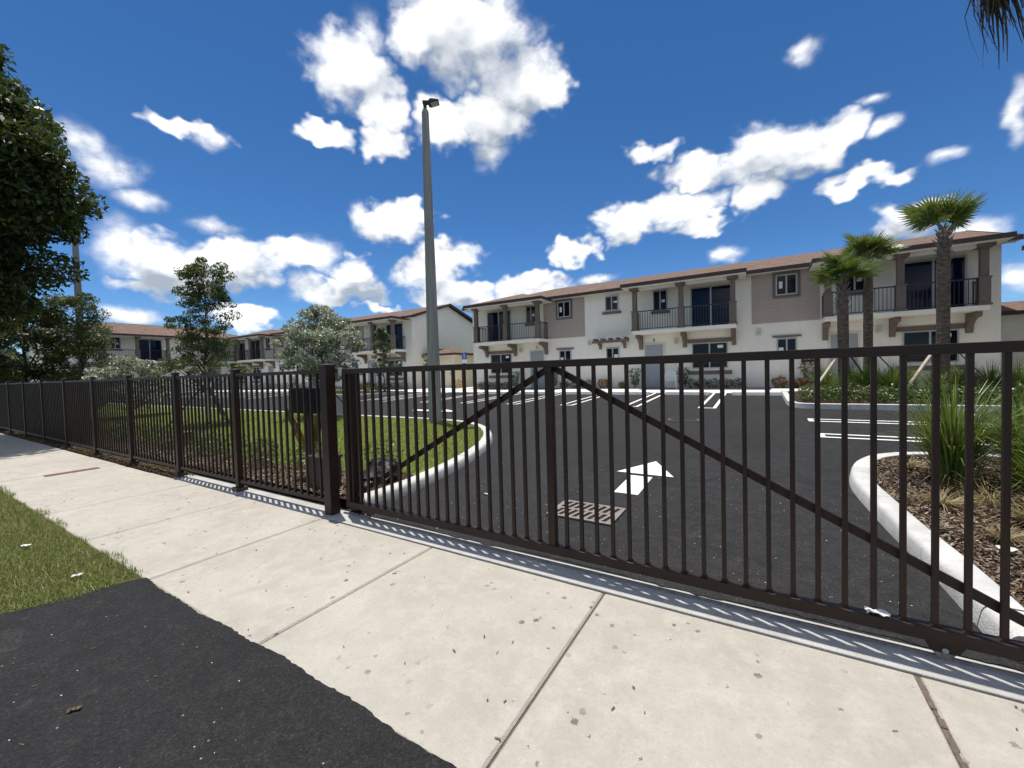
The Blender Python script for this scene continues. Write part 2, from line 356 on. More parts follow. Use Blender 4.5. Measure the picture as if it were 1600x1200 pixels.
def asphalt(name, lo, hi, speck):
    m, t, b = mat_nodes(name)
    p = gpos(t)
    big = noise(t, p, 0.6, 6, 0.65, 0.8); mid = noise(t, p, 7, 6, 0.75, 0.4)
    c1 = ramp(t, big, [(0.28, lo), (0.72, hi)])
    c1 = mixc(t, mapr(t, mid, 0.42, 0.72, 0, 0.75), c1, tuple(x*1.75 for x in hi))
    # rolled aggregate: every stone its own tone
    v0 = nd(t, 'ShaderNodeTexVoronoi'); v0.inputs['Scale'].default_value = 120; t.links.new(p, v0.inputs['Vector'])
    s0 = nd(t, 'ShaderNodeSeparateColor'); t.links.new(v0.outputs['Color'], s0.inputs[0])
    tone = ramp(t, s0.outputs[1], [(0.0, (0.55, 0.55, 0.55)), (0.6, (0.9, 0.9, 0.9)), (0.92, (1.25, 1.25, 1.25)), (1.0, (2.1, 2.05, 2.0))])
    c1 = mixc(t, 0.85, c1, tone, 'MULTIPLY')
    # dusty pale smears
    c1 = mixc(t, mapr(t, noise(t, p, 2.2, 7, 0.8, 1.5), 0.58, 0.78, 0, 0.5), c1, (0.085, 0.082, 0.078))
    v = nd(t, 'ShaderNodeTexVoronoi'); v.inputs['Scale'].default_value = 55; t.links.new(p, v.inputs['Vector'])
    s3 = nd(t, 'ShaderNodeSeparateColor'); t.links.new(v.outputs['Color'], s3.inputs[0])
    a1 = mapr(t, s3.outputs[0], 1-speck, 1-speck+0.002); a2 = mapr(t, v.outputs['Distance'], 0.30, 0.22)
    mm = nd(t, 'ShaderNodeMath', operation='MULTIPLY'); t.links.new(a1, mm.inputs[0]); t.links.new(a2, mm.inputs[1])
    c1 = mixc(t, mm.outputs[0], c1, (0.30, 0.29, 0.27))
    t.links.new(c1, b.inputs['Base Color'])
    t.links.new(mapr(t, mid, 0.3, 0.7, 0.62, 0.85), b.inputs['Roughness'])
    b.inputs['Specular IOR Level'].default_value = 0.20
    h = nd(t, 'ShaderNodeMath', operation='MULTIPLY_ADD'); t.links.new(v0.outputs['Distance'], h.inputs[0]); h.inputs[1].default_value = -1.0; t.links.new(noise(t, p, 30, 3, 0.6), h.inputs[2])
    bump(t, b, h.outputs[0], 0.7, 0.006)
    return m
asphalt('asphalt_lot', (0.014, 0.014, 0.0142), (0.027, 0.0266, 0.0266), 0.003)
asphalt('asphalt_apron', (0.011, 0.011, 0.0113), (0.020, 0.020, 0.0202), 0.004)

m, t, b = mat_nodes('road_paint')
p = gpos(t)
c1 = ramp(t, noise(t, p, 40, 5, 0.7), [(0.30, (0.30, 0.30, 0.30)), (0.42, (0.78, 0.78, 0.77))])
t.links.new(c1, b.inputs['Base Color']); b.inputs['Roughness'].default_value = 0.7
bump(t, b, noise(t, p, 150, 2), 0.4, 0.004)

def stucco(name, col):
    m, t, b = mat_nodes(name)
    c = coord(t)
    f = noise(t, c, 0.8, 4, 0.6)
    c1 = ramp(t, f, [(0.3, tuple(x*0.93 for x in col)), (0.7, col)])
    mp = nd(t, 'ShaderNodeMapping'); mp.inputs['Scale'].default_value = (5, 5, 0.35); t.links.new(c, mp.inputs[0])
    c1 = mixc(t, mapr(t, noise(t, mp.outputs[0], 1, 4, 0.6), 0.5, 0.8, 0, 0.16), c1, tuple(x*0.6 for x in col))
    t.links.new(c1, b.inputs['Base Color']); b.inputs['Roughness'].default_value = 0.9
    bump(t, b, noise(t, c, 55, 4, 0.7), 0.35, 0.008)
    return m
stucco('stucco_white', (0.87, 0.83, 0.735))
stucco('stucco_cream', (0.80, 0.72, 0.54))
stucco('siding_beige', (0.45, 0.375, 0.325))
simple('trim_brown', (0.150, 0.118, 0.098), 0.65, 0.15, 9, 0.2, 70)
simple('bracket_brown', (0.165, 0.120, 0.094), 0.65, 0.18, 9, 0.2, 70)
simple('fascia_brown', (0.055, 0.036, 0.029), 0.6, 0.15, 3)
simple('soffit_white', (0.66, 0.65, 0.61), 0.8, 0.06, 3)
simple('rail_black', (0.012, 0.012, 0.013), 0.4, 0.2, 12)
simple('window_frame', (0.42, 0.43, 0.44), 0.4, 0.1, 8)
simple('door_grey', (0.30, 0.325, 0.35), 0.5, 0.05, 2)
simple('lamp_white', (0.55, 0.54, 0.50), 0.5, 0.1, 8)
simple('paper', (0.75, 0.74, 0.70), 0.8, 0.1, 30)
simple('plastic_white', (0.80, 0.80, 0.79), 0.35, 0.03, 5)
simple('sign_blue', (0.03, 0.10, 0.42), 0.4, 0.05, 5)
simple('sign_white', (0.75, 0.75, 0.75), 0.45, 0.05, 5)
simple('galvanised', (0.32, 0.33, 0.34), 0.45, 0.15, 20, metal=0.6)
simple('fixture_bronze', (0.035, 0.032, 0.030), 0.45, 0.15, 12)
simple('lens', (0.45, 0.44, 0.36), 0.25, 0.1, 30)
simple('number_brown', (0.06, 0.045, 0.035), 0.5, 0.05, 5)
simple('black_plastic', (0.010, 0.010, 0.011), 0.5, 0.25, 8, spec=0.25)
simple('box_brown', (0.045, 0.030, 0.023), 0.5, 0.2, 8)
simple('iron_rust', (0.23, 0.195, 0.175), 0.75, 0.3, 30, 0.4, 90)
simple('plate_red', (0.16, 0.065, 0.055), 0.7, 0.25, 20, 0.3, 80)
simple('pit_dark', (0.010, 0.009, 0.008), 0.9, 0.2, 10)
simple('stake_wood', (0.52, 0.43, 0.32), 0.8, 0.2, 14)
simple('stake_dark', (0.10, 0.075, 0.055), 0.8, 0.2, 14)
simple('nylon', (0.62, 0.60, 0.56), 0.5, 0.1, 9)
simple('rubber', (0.018, 0.018, 0.018), 0.8, 0.2, 20)
simple('van_white', (0.74, 0.74, 0.75), 0.3, 0.03, 2)
simple('joint_dark', (0.14, 0.105, 0.085), 0.95, 0.35, 60, 0.6, 160)
simple('ac_grey', (0.30, 0.31, 0.30), 0.6, 0.15, 10)
# brown powder-coated fence steel with dust
m, t, b = mat_nodes('fence_brown')
p = gpos(t)
c1 = ramp(t, noise(t, p, 3.5, 5, 0.65), [(0.3, (0.022, 0.0115, 0.008)), (0.7, (0.034, 0.018, 0.0125))])
sx = nd(t, 'ShaderNodeSeparateXYZ'); t.links.new(p, sx.inputs[0])
c1 = mixc(t, mapr(t, noise(t, p, 25, 5, 0.7), 0.58, 0.85, 0, 0.16), c1, (0.10, 0.075, 0.062))
t.links.new(c1, b.inputs['Base Color']); b.inputs['Roughness'].default_value = 0.45
b.inputs['Specular IOR Level'].default_value = 0.30
bump(t, b, noise(t, p, 350, 2), 0.12, 0.002)
# weathered spun concrete of the lamp post
m, t, b = mat_nodes('pole_concrete')
c = coord(t)
mp = nd(t, 'ShaderNodeMapping'); mp.inputs['Scale'].default_value = (18, 18, 0.7); t.links.new(c, mp.inputs[0])
c1 = ramp(t, noise(t, mp.outputs[0], 1, 6, 0.65), [(0.3, (0.21, 0.205, 0.19)), (0.7, (0.38, 0.375, 0.35))])
c1 = mixc(t, mapr(t, noise(t, c, 60, 3, 0.7), 0.5, 0.8, 0, 0.4), c1, (0.17, 0.165, 0.15))
t.links.new(c1, b.inputs['Base Color']); b.inputs['Roughness'].default_value = 0.85
bump(t, b, noise(t, c, 80, 3), 0.4, 0.006)
# roof shingles: courses follow the slope (local y), tabs along x
m, t, b = mat_nodes('shingle')
c = coord(t)
br = nd(t, 'ShaderNodeTexBrick'); br.offset = 0.5; br.inputs['Scale'].default_value = 1.0
br.inputs['Brick Width'].default_value = 0.32; br.inputs['Row Height'].default_value = 0.15; br.inputs['Mortar Size'].default_value = 0.010
br.inputs['Color1'].default_value = (0.20, 0.122, 0.086, 1); br.inputs['Color2'].default_value = (0.10, 0.058, 0.042, 1); br.inputs['Mortar'].default_value = (0.07, 0.045, 0.035, 1)
t.links.new(c, br.inputs['Vector'])
c1 = mixc(t, mapr(t, noise(t, c, 5.5, 4, 0.7), 0.42, 0.68, 0, 0.7), br.outputs['Color'], (0.25, 0.165, 0.118))
c1 = mixc(t, mapr(t, noise(t, c, 1.6, 5, 0.7), 0.45, 0.68, 0, 0.55), c1, (0.125, 0.078, 0.058))
c1 = mixc(t, mapr(t, noise(t, c, 60, 2, 0.7), 0.4, 0.8, 0, 0.6), c1, (0.11, 0.066, 0.048))
t.links.new(c1, b.inputs['Base Color']); b.inputs['Roughness'].default_value = 0.95
bump(t, b, br.outputs['Fac'], 0.5, -0.012)
# tinted glazing
m, t, b = mat_nodes('glass_tint')
c = coord(t)
t.links.new(ramp(t, noise(t, c, 0.7, 3), [(0.35, (0.004, 0.005, 0.009)), (0.65, (0.010, 0.013, 0.024))]), b.inputs['Base Color'])
b.inputs['Roughness'].default_value = 0.06; b.inputs['Specular IOR Level'].default_value = 0.22
m, t, b = mat_nodes('glass_blue')
t.links.new(ramp(t, noise(t, coord(t), 0.7, 3), [(0.35, (0.004, 0.007, 0.024)), (0.65, (0.008, 0.014, 0.046))]), b.inputs['Base Color'])
b.inputs['Roughness'].default_value = 0.08; b.inputs['Specular IOR Level'].default_value = 0.20

def leafmat(name, cols, trans=0.28, rough=0.5, spec=0.4):
    m, t, b = mat_nodes(name)
    g = nd(t, 'ShaderNodeNewGeometry')
    n_ = len(cols)
    c1 = ramp(t, g.outputs['Random Per Island'], [((i + 0.5) / n_, c) for i, c in enumerate(cols)])
    t.links.new(c1, b.inputs['Base Color']); b.inputs['Roughness'].default_value = rough; b.inputs['Specular IOR Level'].default_value = spec
    tr = nd(t, 'ShaderNodeBsdfTranslucent'); t.links.new(mixc(t, 0.35, c1, (0.30, 0.36, 0.04), 'MIX'), tr.inputs['Color'])
    ms = nd(t, 'ShaderNodeMixShader'); ms.inputs[0].default_value = trans
    out = t.nodes['Material Output']
    t.links.new(b.outputs[0], ms.inputs[1]); t.links.new(tr.outputs[0], ms.inputs[2]); t.links.new(ms.outputs[0], out.inputs['Surface'])
    return m
leafmat('leaf_dark', [(0.016, 0.032, 0.012), (0.028, 0.052, 0.016), (0.042, 0.070, 0.020), (0.075, 0.100, 0.030)], 0.16, 0.42)
leafmat('leaf_oak', [(0.045, 0.078, 0.034), (0.072, 0.112, 0.044), (0.11, 0.145, 0.058), (0.18, 0.195, 0.095)], 0.25, 0.45)
leafmat('leaf_silver', [(0.16, 0.195, 0.125), (0.30, 0.335, 0.25), (0.46, 0.49, 0.40), (0.66, 0.68, 0.60)], 0.18, 0.45)
leafmat('leaf_shrub', [(0.035, 0.062, 0.020), (0.062, 0.105, 0.030), (0.095, 0.145, 0.042), (0.17, 0.20, 0.09)], 0.22, 0.4)
leafmat('leaf_croton', [(0.35, 0.06, 0.02), (0.45, 0.14, 0.025), (0.42, 0.26, 0.03), (0.16, 0.12, 0.03), (0.07, 0.08, 0.02)], 0.2, 0.4)
leafmat('leaf_yellow', [(0.48, 0.37, 0.045), (0.38, 0.29, 0.04), (0.30, 0.22, 0.04), (0.26, 0.12, 0.04)], 0.3, 0.45)
leafmat('leaf_bronze', [(0.10, 0.055, 0.025), (0.07, 0.05, 0.022), (0.14, 0.09, 0.035), (0.05, 0.05, 0.02)], 0.2, 0.4)
leafmat('palm_green', [(0.060, 0.105, 0.022), (0.085, 0.14, 0.030), (0.115, 0.17, 0.038), (0.16, 0.20, 0.06)], 0.28, 0.36, 0.5)
leafmat('palm_dead', [(0.070, 0.048, 0.036), (0.045, 0.032, 0.026), (0.10, 0.072, 0.05)], 0.1, 0.7)
leafmat('grass_tall', [(0.060, 0.105, 0.018), (0.095, 0.155, 0.026), (0.13, 0.20, 0.036), (0.21, 0.25, 0.075)], 0.28, 0.38, 0.5)
leafmat('grass_straw', [(0.30, 0.22, 0.11), (0.40, 0.31, 0.17), (0.20, 0.14, 0.07), (0.16, 0.13, 0.05)], 0.15, 0.6)
leafmat('lawn_blade', [(0.17, 0.235, 0.045), (0.225, 0.29, 0.06), (0.27, 0.335, 0.08), (0.34, 0.36, 0.13)], 0.35, 0.5, 0.3)
leafmat('verge_blade', [(0.115, 0.165, 0.034), (0.155, 0.215, 0.046), (0.20, 0.25, 0.062), (0.31, 0.29, 0.13)], 0.28, 0.5, 0.3)
leafmat('mulch_chip', [(0.10, 0.066, 0.046), (0.17, 0.12, 0.082), (0.25, 0.19, 0.135), (0.38, 0.32, 0.24), (0.06, 0.042, 0.032)], 0.0, 0.9, 0.1)
leafmat('litter_leaf', [(0.14, 0.10, 0.06), (0.20, 0.15, 0.09), (0.09, 0.065, 0.045)], 0.1, 0.8, 0.1)
simple('bark_oak', (0.075, 0.058, 0.045), 0.95, 0.35, 14, 0.9, 30)
simple('bark_grey', (0.15, 0.13, 0.11), 0.95, 0.3, 14, 0.8, 30)
m, t, b = mat_nodes('bark_palm')
c = coord(t)
mp = nd(t, 'ShaderNodeMapping'); mp.inputs['Scale'].default_value = (7, 7, 16); t.links.new(c, mp.inputs[0])
c1 = ramp(t, noise(t, mp.outputs[0], 1, 5, 0.7), [(0.32, (0.055, 0.038, 0.028)), (0.5, (0.15, 0.105, 0.078)), (0.7, (0.25, 0.195, 0.15))])
t.links.new(c1, b.inputs['Base Color']); b.inputs['Roughness'].default_value = 0.95
bump(t, b, noise(t, mp.outputs[0], 1.0, 4, 0.7), 0.9, 0.03)
simple('palm_boot', (0.20, 0.165, 0.135), 0.9, 0.3, 10, 0.5, 40)
def soil(name, cols, sc_=9):
    m, t, b = mat_nodes(name)
    p = gpos(t)
    c1 = ramp(t, noise(t, p, sc_, 7, 0.75), [(0.30, cols[0]), (0.5, cols[1]), (0.70, cols[2])])
    t.links.new(c1, b.inputs['Base Color']); b.inputs['Roughness'].default_value = 0.97; b.inputs['Specular IOR Level'].default_value = 0.1
    bump(t, b, noise(t, p, sc_*4, 4, 0.7), 1.0, 0.03)
    return m
soil('soil_mulch', [(0.040, 0.024, 0.016), (0.075, 0.046, 0.030), (0.12, 0.08, 0.054)], 30)
soil('soil_lawn', [(0.14, 0.19, 0.036), (0.20, 0.25, 0.055), (0.27, 0.30, 0.08)], 20)
soil('soil_verge', [(0.07, 0.075, 0.024), (0.11, 0.11, 0.036), (0.19, 0.16, 0.08)], 14)
soil('soil_field', [(0.05, 0.07, 0.02), (0.08, 0.10, 0.03), (0.12, 0.12, 0.05)], 0.6)
G = MATS

# ---------------------------------------------------------------- ground, pavements
def zg(y): return 0.0 if y < 5 else min((y - 5) * 0.032, 0.48)
FL = 0.62                               # floor and walkway level at the houses
def sheet(name, mat, outline, dz, parent=None, kind='structure', step=0.6):
    """a ground sheet that follows the slope of the site: clipped strips between lines of constant y"""
    ys = sorted(set([5.0, 20.0]))
    import bmesh
    bm = bmesh.new()
    bm.faces.new([bm.verts.new((x, y, 0)) for x, y in outline])
    for yy in ys:
        bmesh.ops.bisect_plane(bm, geom=bm.verts[:] + bm.edges[:] + bm.faces[:], plane_co=(0, yy, 0), plane_no=(0, 1, 0))
    for v in bm.verts: v.co.z = zg(v.co.y) + dz
    bmesh.ops.triangulate(bm, faces=bm.faces[:])
    bmesh.ops.recalc_face_normals(bm, faces=bm.faces[:])
    for f in bm.faces:
        if f.normal.z < 0: f.normal_flip()
    me = bpy.data.meshes.new(name); bm.to_mesh(me); bm.free()
    o = link(name, me, mat, parent)
    if kind and parent is None: o['kind'] = kind
    return o

g = MB().quad((-700, -700, -0.12), (700, -700, -0.12), (700, 700, -0.12), (-700, 700, -0.12)).build('ground', G['soil_field']); g['kind'] = 'structure'
lot = sheet('parking_lot', G['asphalt_lot'], [(-50.4, 3.16), (14, 3.16), (14, 19.7), (-50.4, 19.7)], 0.0)
# a ragged asphalt edge along the pavement
def ragged(p0, p1, n, amp):
    out = []
    for i in range(n + 1):
        f = i / n
        out.append((p0[0] + (p1[0]-p0[0])*f + random.uniform(-amp, amp), p0[1] + (p1[1]-p0[1])*f + random.uniform(-amp, amp)))
    return out
apron_edge = [(x, 1.275 + 0.016*math.sin(x*2.1) + 0.006*math.sin(x*9.7) + random.uniform(-0.006, 0.006)) for x in np.arange(-4.42, 9.0, 0.03)]
apron_left = ragged((-5.6, -2.6), (-4.62, 0.75), 30, 0.03) + ragged((-4.60, 0.8), (-4.46, 1.2), 8, 0.02)
apron = MB().poly([(x, y, 0.0045) for x, y in apron_left] + [(x, y, 0.0045) for x, y in apron_edge] + [(9, -2.6, 0.0045)]).build('driveway_apron', G['asphalt_apron']); apron['kind'] = 'structure'
street = MB().quad((-90, -12, -0.03), (90, -12, -0.03), (90, -2.58, -0.03), (-90, -2.58, -0.03)).build('street', G['asphalt_lot']); street['kind'] = 'structure'
verge = MB()
for i in range(60):
    x0 = -64 + i; 
    verge.quad((x0, -2.6, -0.03), (x0+1.0, -2.6, -0.03), (x0+1.0, 1.264, -0.004), (x0, 1.264, -0.004))
verge = verge.build('grass_verge', G['soil_verge']); verge['kind'] = 'structure'

# pavement: every slab a piece of its own, with dark joints between
walk = MB().quad((-64, 1.26, -0.022), (14, 1.26, -0.022), (14, 2.885, -0.022), (-64, 2.885, -0.022)).build('sidewalk', G['joint_dark']); walk['kind'] = 'structure'
def slab_mesh(w, d, r=0.012, th=0.10):
    mb = MB(); z = 0
    x0, x1, y0, y1 = -w/2, w/2, -d/2, d/2
    a = [(x0, y0, -th), (x1, y0, -th), (x1, y1, -th), (x0, y1, -th)]
    b_ = [(x0, y0, -r), (x1, y0, -r), (x1, y1, -r), (x0, y1, -r)]
    c_ = [(x0+r, y0+r, 0), (x1-r, y0+r, 0), (x1-r, y1-r, 0), (x0+r, y1-r, 0)]
    f = [(8, 9, 10, 11)]
    for k in range(4):
        j = (k+1) % 4
        f += [(k, j, 4+j, 4+k), (4+k, 4+j, 8+j, 8+k)]
    return mb.add(a + b_ + c_, f).mesh('slab')
PITCH = 1.69
J0 = -0.99
SM = slab_mesh(PITCH - 0.014, 1.605)
for k in range(-37, 7):
    o = link('slab', SM, G['walk_concrete'], walk)
    o.location = (J0 + PITCH*(k + 0.5), 2.068 + random.uniform(-0.003, 0.003), random.uniform(-0.003, 0.002))
    o.rotation_euler = (random.uniform(-0.0012, 0.0012), random.uniform(-0.0012, 0.0012), 0)
# crumbled filler standing in the widest joint
fb = MB()
for i in range(26):
    y = 1.3 + i*0.06
    fb.box(J0 + PITCH - random.uniform(0.006, 0.016), J0 + PITCH + random.uniform(0.006, 0.016), y, y + 0.06, -0.06, -0.004 + random.uniform(0, 0.007))
fb.build('joint_filler', G['joint_dark'], walk)
# concrete strip that carries the gate rail
strip = MB()
for x0, x1 in ((-8.6, -4.46), (-4.44, 1.35), (1.37, 9)):
    strip.box(x0, x1, 2.892, 3.205 if x1 > -4 else 3.3, -0.1, -0.002)
strip = strip.build('gate_strip', G['strip_concrete'], bevel=0.006); strip['kind'] = 'structure'
MB().box(-4.3, 1.6, 3.088, 3.112, -0.01, 0.012).build('gate_rail', G['iron_rust'], strip)
ae = [(x, 3.17 + 0.02*math.sin(x*3.3) + random.uniform(-0.014, 0.014)) for x in np.arange(-4.1, 1.25, 0.05)]
lip = MB().poly([(x, y, 0.005) for x, y in ae] + [(1.2, 3.6, 0.0042), (-4.1, 3.6, 0.0042)]).build('asphalt_lip', G['asphalt_lot'], lot)

# kerbs: rounded profile swept along a path
def sweep(path, prof, name, mat, parent=None, lift=0.0, zfun=zg, seg=2.4):
    """kerb cast in lengths with open joints; each length is a piece of its own"""
    root = empty(name)
    root['kind'] = 'structure'
    pts = dense(path, 0.12); acc = 0.0; cur = [pts[0]]; pieces = []
    for a_, b_ in zip(pts[:-1], pts[1:]):
        acc += math.hypot(b_[0]-a_[0], b_[1]-a_[1]); cur.append(b_)
        if acc > seg: pieces.append(cur); cur = [b_]; acc = 0.0
    if len(cur) > 1: pieces.append(cur)
    for pc in pieces:
        pc = list(pc)
        for i0, i1 in ((0, 1), (-1, -2)):
            d_ = Vector((pc[i1][0]-pc[i0][0], pc[i1][1]-pc[i0][1])); d_ = d_.normalized()*0.006; pc[i0] = (pc[i0][0]+d_.x, pc[i0][1]+d_.y)
        n = len(pc); k = len(prof); v = []; f = []; jz = random.uniform(-0.004, 0.004)
        for i, (x, y) in enumerate(pc):
            a_ = Vector(pc[max(i-1, 0)]); c_ = Vector(pc[min(i+1, n-1)]); d = (c_-a_).normalized(); nn = Vector((-d.y, d.x))
            for (u, z) in prof: v.append((x + nn.x*u, y + nn.y*u, zfun(y) + z + lift + (jz if z > 0.1 else 0)))
        for i in range(n-1):
            for j in range(k-1): f.append((i*k+j, (i+1)*k+j, (i+1)*k+j+1, i*k+j+1))
        f.append(tuple(range(k))); f.append(tuple(range((n-1)*k, n*k))[::-1])
        mb = MB(); mb.add(v, f); o = mb.build('curb_stone', mat, root, smooth=True)
        o.modifiers.new('es', 'EDGE_SPLIT').split_angle = math.radians(50)
    return root
def dense(path, step=0.35):
    out = []
    for a, b in zip(path[:-1], path[1:]):
        a = np.array(a, float); b = np.array(b, float); n = max(1, int(np.linalg.norm(b-a)/step))
        for i in range(n): out.append(tuple(a + (b-a)*i/n))
    out.append(path[-1]); return out
def chaikin(path, it=2):
    for _ in range(it):
        q = [path[0]]
        for a, b in zip(path[:-1], path[1:]):
            a = np.array(a, float); b = np.array(b, float)
            q += [tuple(a*0.75+b*0.25), tuple(a*0.25+b*0.75)]
        q.append(path[-1]); path = q
    return path
PROF = [(0, -0.05), (0.004, 0.02), (0.020, 0.105), (0.032, 0.130), (0.052, 0.146), (0.085, 0.152), (0.20, 0.152), (0.218, 0.143), (0.225, -0.02)]
lawn_path = [(-4.12, 3.24), (-4.12, 3.8), (-4.16, 4.3), (-4.27, 4.8), (-4.38, 5.5), (-4.55, 6.25), (-4.84, 7.05), (-5.35, 7.95), (-6.1, 8.75), (-7.0, 9.25), (-8.1, 9.45), (-9.5, 9.47), (-44, 9.47)]
lp = chaikin(lawn_path, 2)
sweep(lp, PROF, 'lawn_curb', G['curb_concrete'])
isl_path = [(9, 8.75), (2.8, 8.70), (1.95, 8.52), (1.47, 8.18), (1.22, 7.75), (1.08, 7.3), (1.0, 6.8), (0.98, 6.4), (1.03, 5.5), (1.09, 4.7), (1.13, 4.1), (1.14, 3.24)]
ip = chaikin(isl_path, 2)
sweep(ip, PROF, 'island_curb', G['curb_concrete'])
pb_path = [(12, 15.05), (2.2, 15.0), (1.25, 14.95), (1.0, 15.3), (0.99, 17.0), (0.99, 19.6)]
pp = chaikin(pb_path, 1)
sweep(pp, PROF, 'palm_bed_curb', G['curb_concrete'])
mb_path = [(-20.2, 19.6), (-20.25, 18.0), (-20.9, 16.9), (-22.0, 16.6), (-26.6, 16.6), (-27.4, 17.2), (-27.5, 19.6)]
sweep(chaikin(mb_path, 1)[::-1], [(-u, z) for u, z in PROF], 'tree_bed_curb', G['curb_concrete'])
# raised lawn and beds inside the kerbs
INS = 0.205
def inset(path, d):
    out = []
    for i, p_ in enumerate(path):
        a = Vector(path[max(i-1, 0)]); c_ = Vector(path[min(i+1, len(path)-1)]); t_ = (c_-a).normalized()
        out.append((p_[0] - t_.y*d, p_[1] + t_.x*d))
    return out
li = inset(lp, INS)
lawn = sheet('lawn', G['soil_lawn'], [(-44, 3.6), (-4.42, 3.6)] + [q for q in li if q[1] > 3.65], 0.115)
bedf = sheet('fence_bed', G['soil_mulch'], [(-44, 3.2), (-4.42, 3.2)] + [q for q in li if q[1] < 4.5 and q[1] > 3.25] + [(-5.0, 4.6), (-5.9, 4.1), (-7, 4.0), (-8, 3.85), (-9.5, 3.9), (-44, 3.85)], 0.122)
ii = inset(ip, INS)
isl = sheet('island_bed', G['soil_mulch'], ii + [(9, 3.24)], 0.10)
pbi = inset(pp, INS)
pbed = sheet('palm_bed', G['soil_mulch'], pbi + [(12, 19.6)], 0.10)
tbed = sheet('tree_bed', G['soil_mulch'], [(-20.5, 19.6), (-20.5, 18.0), (-21.1, 17.1), (-22, 16.85), (-26.5, 16.85), (-27.2, 17.3), (-27.25, 19.6)], 0.10)
dirt = MB().quad((-44, 2.895, -0.03), (-8.6, 2.895, -0.03), (-8.6, 3.3, 0.02), (-44, 3.3, 0.02)).build('fence_soil', G['soil_mulch']); dirt['kind'] = 'structure'
# walkways at the houses, with a kerb face towards the lot
wk = MB()
wk.box(-51.6, 14, 19.62, 23.0, 0.2, 0.50)
wk.box(-23.7, -18.1, 23.01, 27.5, 0.2, 0.499)
wk.box(-52.3, -50.3, 5, 19.6, -0.1, 0.497)
wk = wk.build('house_walkway', G['fresh_concrete'], bevel=0.02); wk['kind'] = 'structure'
hb = MB().box(-51, 16, 23.02, 24.12, 0.2, 0.495).build('house_bed', G['soil_mulch']); hb['kind'] = 'structure'

# painted markings (children of the lot)
def mark(name, pts, lift=0.006):
    o = MB().poly([(x, y, zg(y) + lift) for x, y in pts]).build(name, G['road_paint'], lot); return o
mark('arrow_head', [(-1.49, 7.08), (-1.91, 6.25), (-1.07, 6.25)])
mark('arrow_shaft', [(-1.66, 5.28), (-1.345, 5.28), (-1.345, 6.13), (-1.66, 6.13)])
def hairpin_y(x, y0=14.4, y1=19.6, w=0.43, lw=0.10):
    for sx in (-1, 1):
        mark('stall_line', [(x + sx*w/2 - lw/2, y0), (x + sx*w/2 + lw/2, y0), (x + sx*w/2 + lw/2, y1), (x + sx*w/2 - lw/2, y1)])
    mark('stall_line_end', [(x - w/2 + lw/2, y0), (x + w/2 - lw/2, y0), (x + w/2 - lw/2, y0 + lw), (x - w/2 + lw/2, y0 + lw)])
def hairpin_x(y, x0=1.05, x1=6.2, w=0.36, lw=0.10):
    for sy in (-1, 1):
        mark('stall_line', [(x0, y + sy*w/2 - lw/2), (x1, y + sy*w/2 - lw/2), (x1, y + sy*w/2 + lw/2), (x0, y + sy*w/2 + lw/2)])
    mark('stall_line_end', [(x0, y - w/2 + lw/2), (x0 + lw, y - w/2 + lw/2), (x0 + lw, y + w/2 - lw/2), (x0, y + w/2 - lw/2)])
for k in range(6): hairpin_y(-1.43 - 2.45*k)
for k in range(6): hairpin_y(-30.0 - 2.45*k)
hairpin_x(12.47); hairpin_x(10.35)
for k in range(4): hairpin_x(12.5 + 2.4*k if k else 12.5, -45.8, -41.0)
mark('arrow_head', [(-9.7, 11.9), (-10.5, 11.48), (-10.5, 12.32)])
mark('arrow_shaft', [(-11.8, 11.74), (-10.62, 11.74), (-10.62, 12.06), (-11.8, 12.06)])
# hatched access aisle by the accessible space
for k in range(5):
    mark('hatch_line', [(-18.2 + 0.0, 15.0 + k*0.95), (-18.2, 15.12 + k*0.95), (-16.6, 15.9 + k*0.95), (-16.6, 15.78 + k*0.95)])
for x in (-18.3, -16.5): mark('stall_line', [(x - 0.05, 14.4), (x + 0.05, 14.4), (x + 0.05, 19.6), (x - 0.05, 19.6)])

# ---------------------------------------------------------------- houses
def prism_yz(mb, pts, x0, x1): return mb.prism(pts, 'x', x0, x1)
def window_part(h, x0, x1, z0, z1, glass='glass_tint', y=0.0, mull=True, sticker=None, fw=0.05):
    """aluminium frame, two panes, sometimes the maker's paper left on the glass"""
    fr = MB()
    fr.box(x0, x1, y-0.05, y+0.03, z0, z0+fw); fr.box(x0, x1, y-0.05, y+0.03, z1-fw, z1)
    fr.box(x0, x0+fw, y-0.05, y+0.03, z0+fw, z1-fw); fr.box(x1-fw, x1, y-0.05, y+0.03, z0+fw, z1-fw)
    xm = (x0+x1)/2
    if mull: fr.box(xm-fw*0.55, xm+fw*0.55, y-0.055, y+0.03, z0+fw, z1-fw)
    w = fr.build('window', G['window_frame'], h)
    for a, b in (((x0+fw, xm-fw*0.55), (xm+fw*0.55, x1-fw)) if mull else ((x0+fw, x1-fw),)):
        MB().box(a, b, y-0.018, y+0.01, z0+fw, z1-fw).build('pane', G[glass], w)
    if sticker:
        sxx, szz, sw, sh = sticker
        MB().box(sxx, sxx+sw, y-0.021, y-0.0185, szz, szz+sh).build('paper_sheet', G['paper'], w)
    return w
def board(h, x0, x1, z0, z1, d=0.06, name='trim_board'):
    MB().box(x0, x1, -d, 0.0, z0, z1).build(name, G['bracket_brown'], h, bevel=0.006)
def bracket_mesh():
    pts = [(0, 2.68), (0, 1.98), (-0.10, 1.98), (-0.12, 2.05)]
    for i in range(9):
        a = i/8*PI/2; pts.append((-0.14 - 0.52*(1-math.cos(a)), 2.10 + 0.40*math.sin(a)))
    pts += [(-0.80, 2.52), (-0.84, 2.58), (-0.84, 2.68)]
    return MB().prism(pts, 'x', -0.09, 0.09).mesh('bracket')
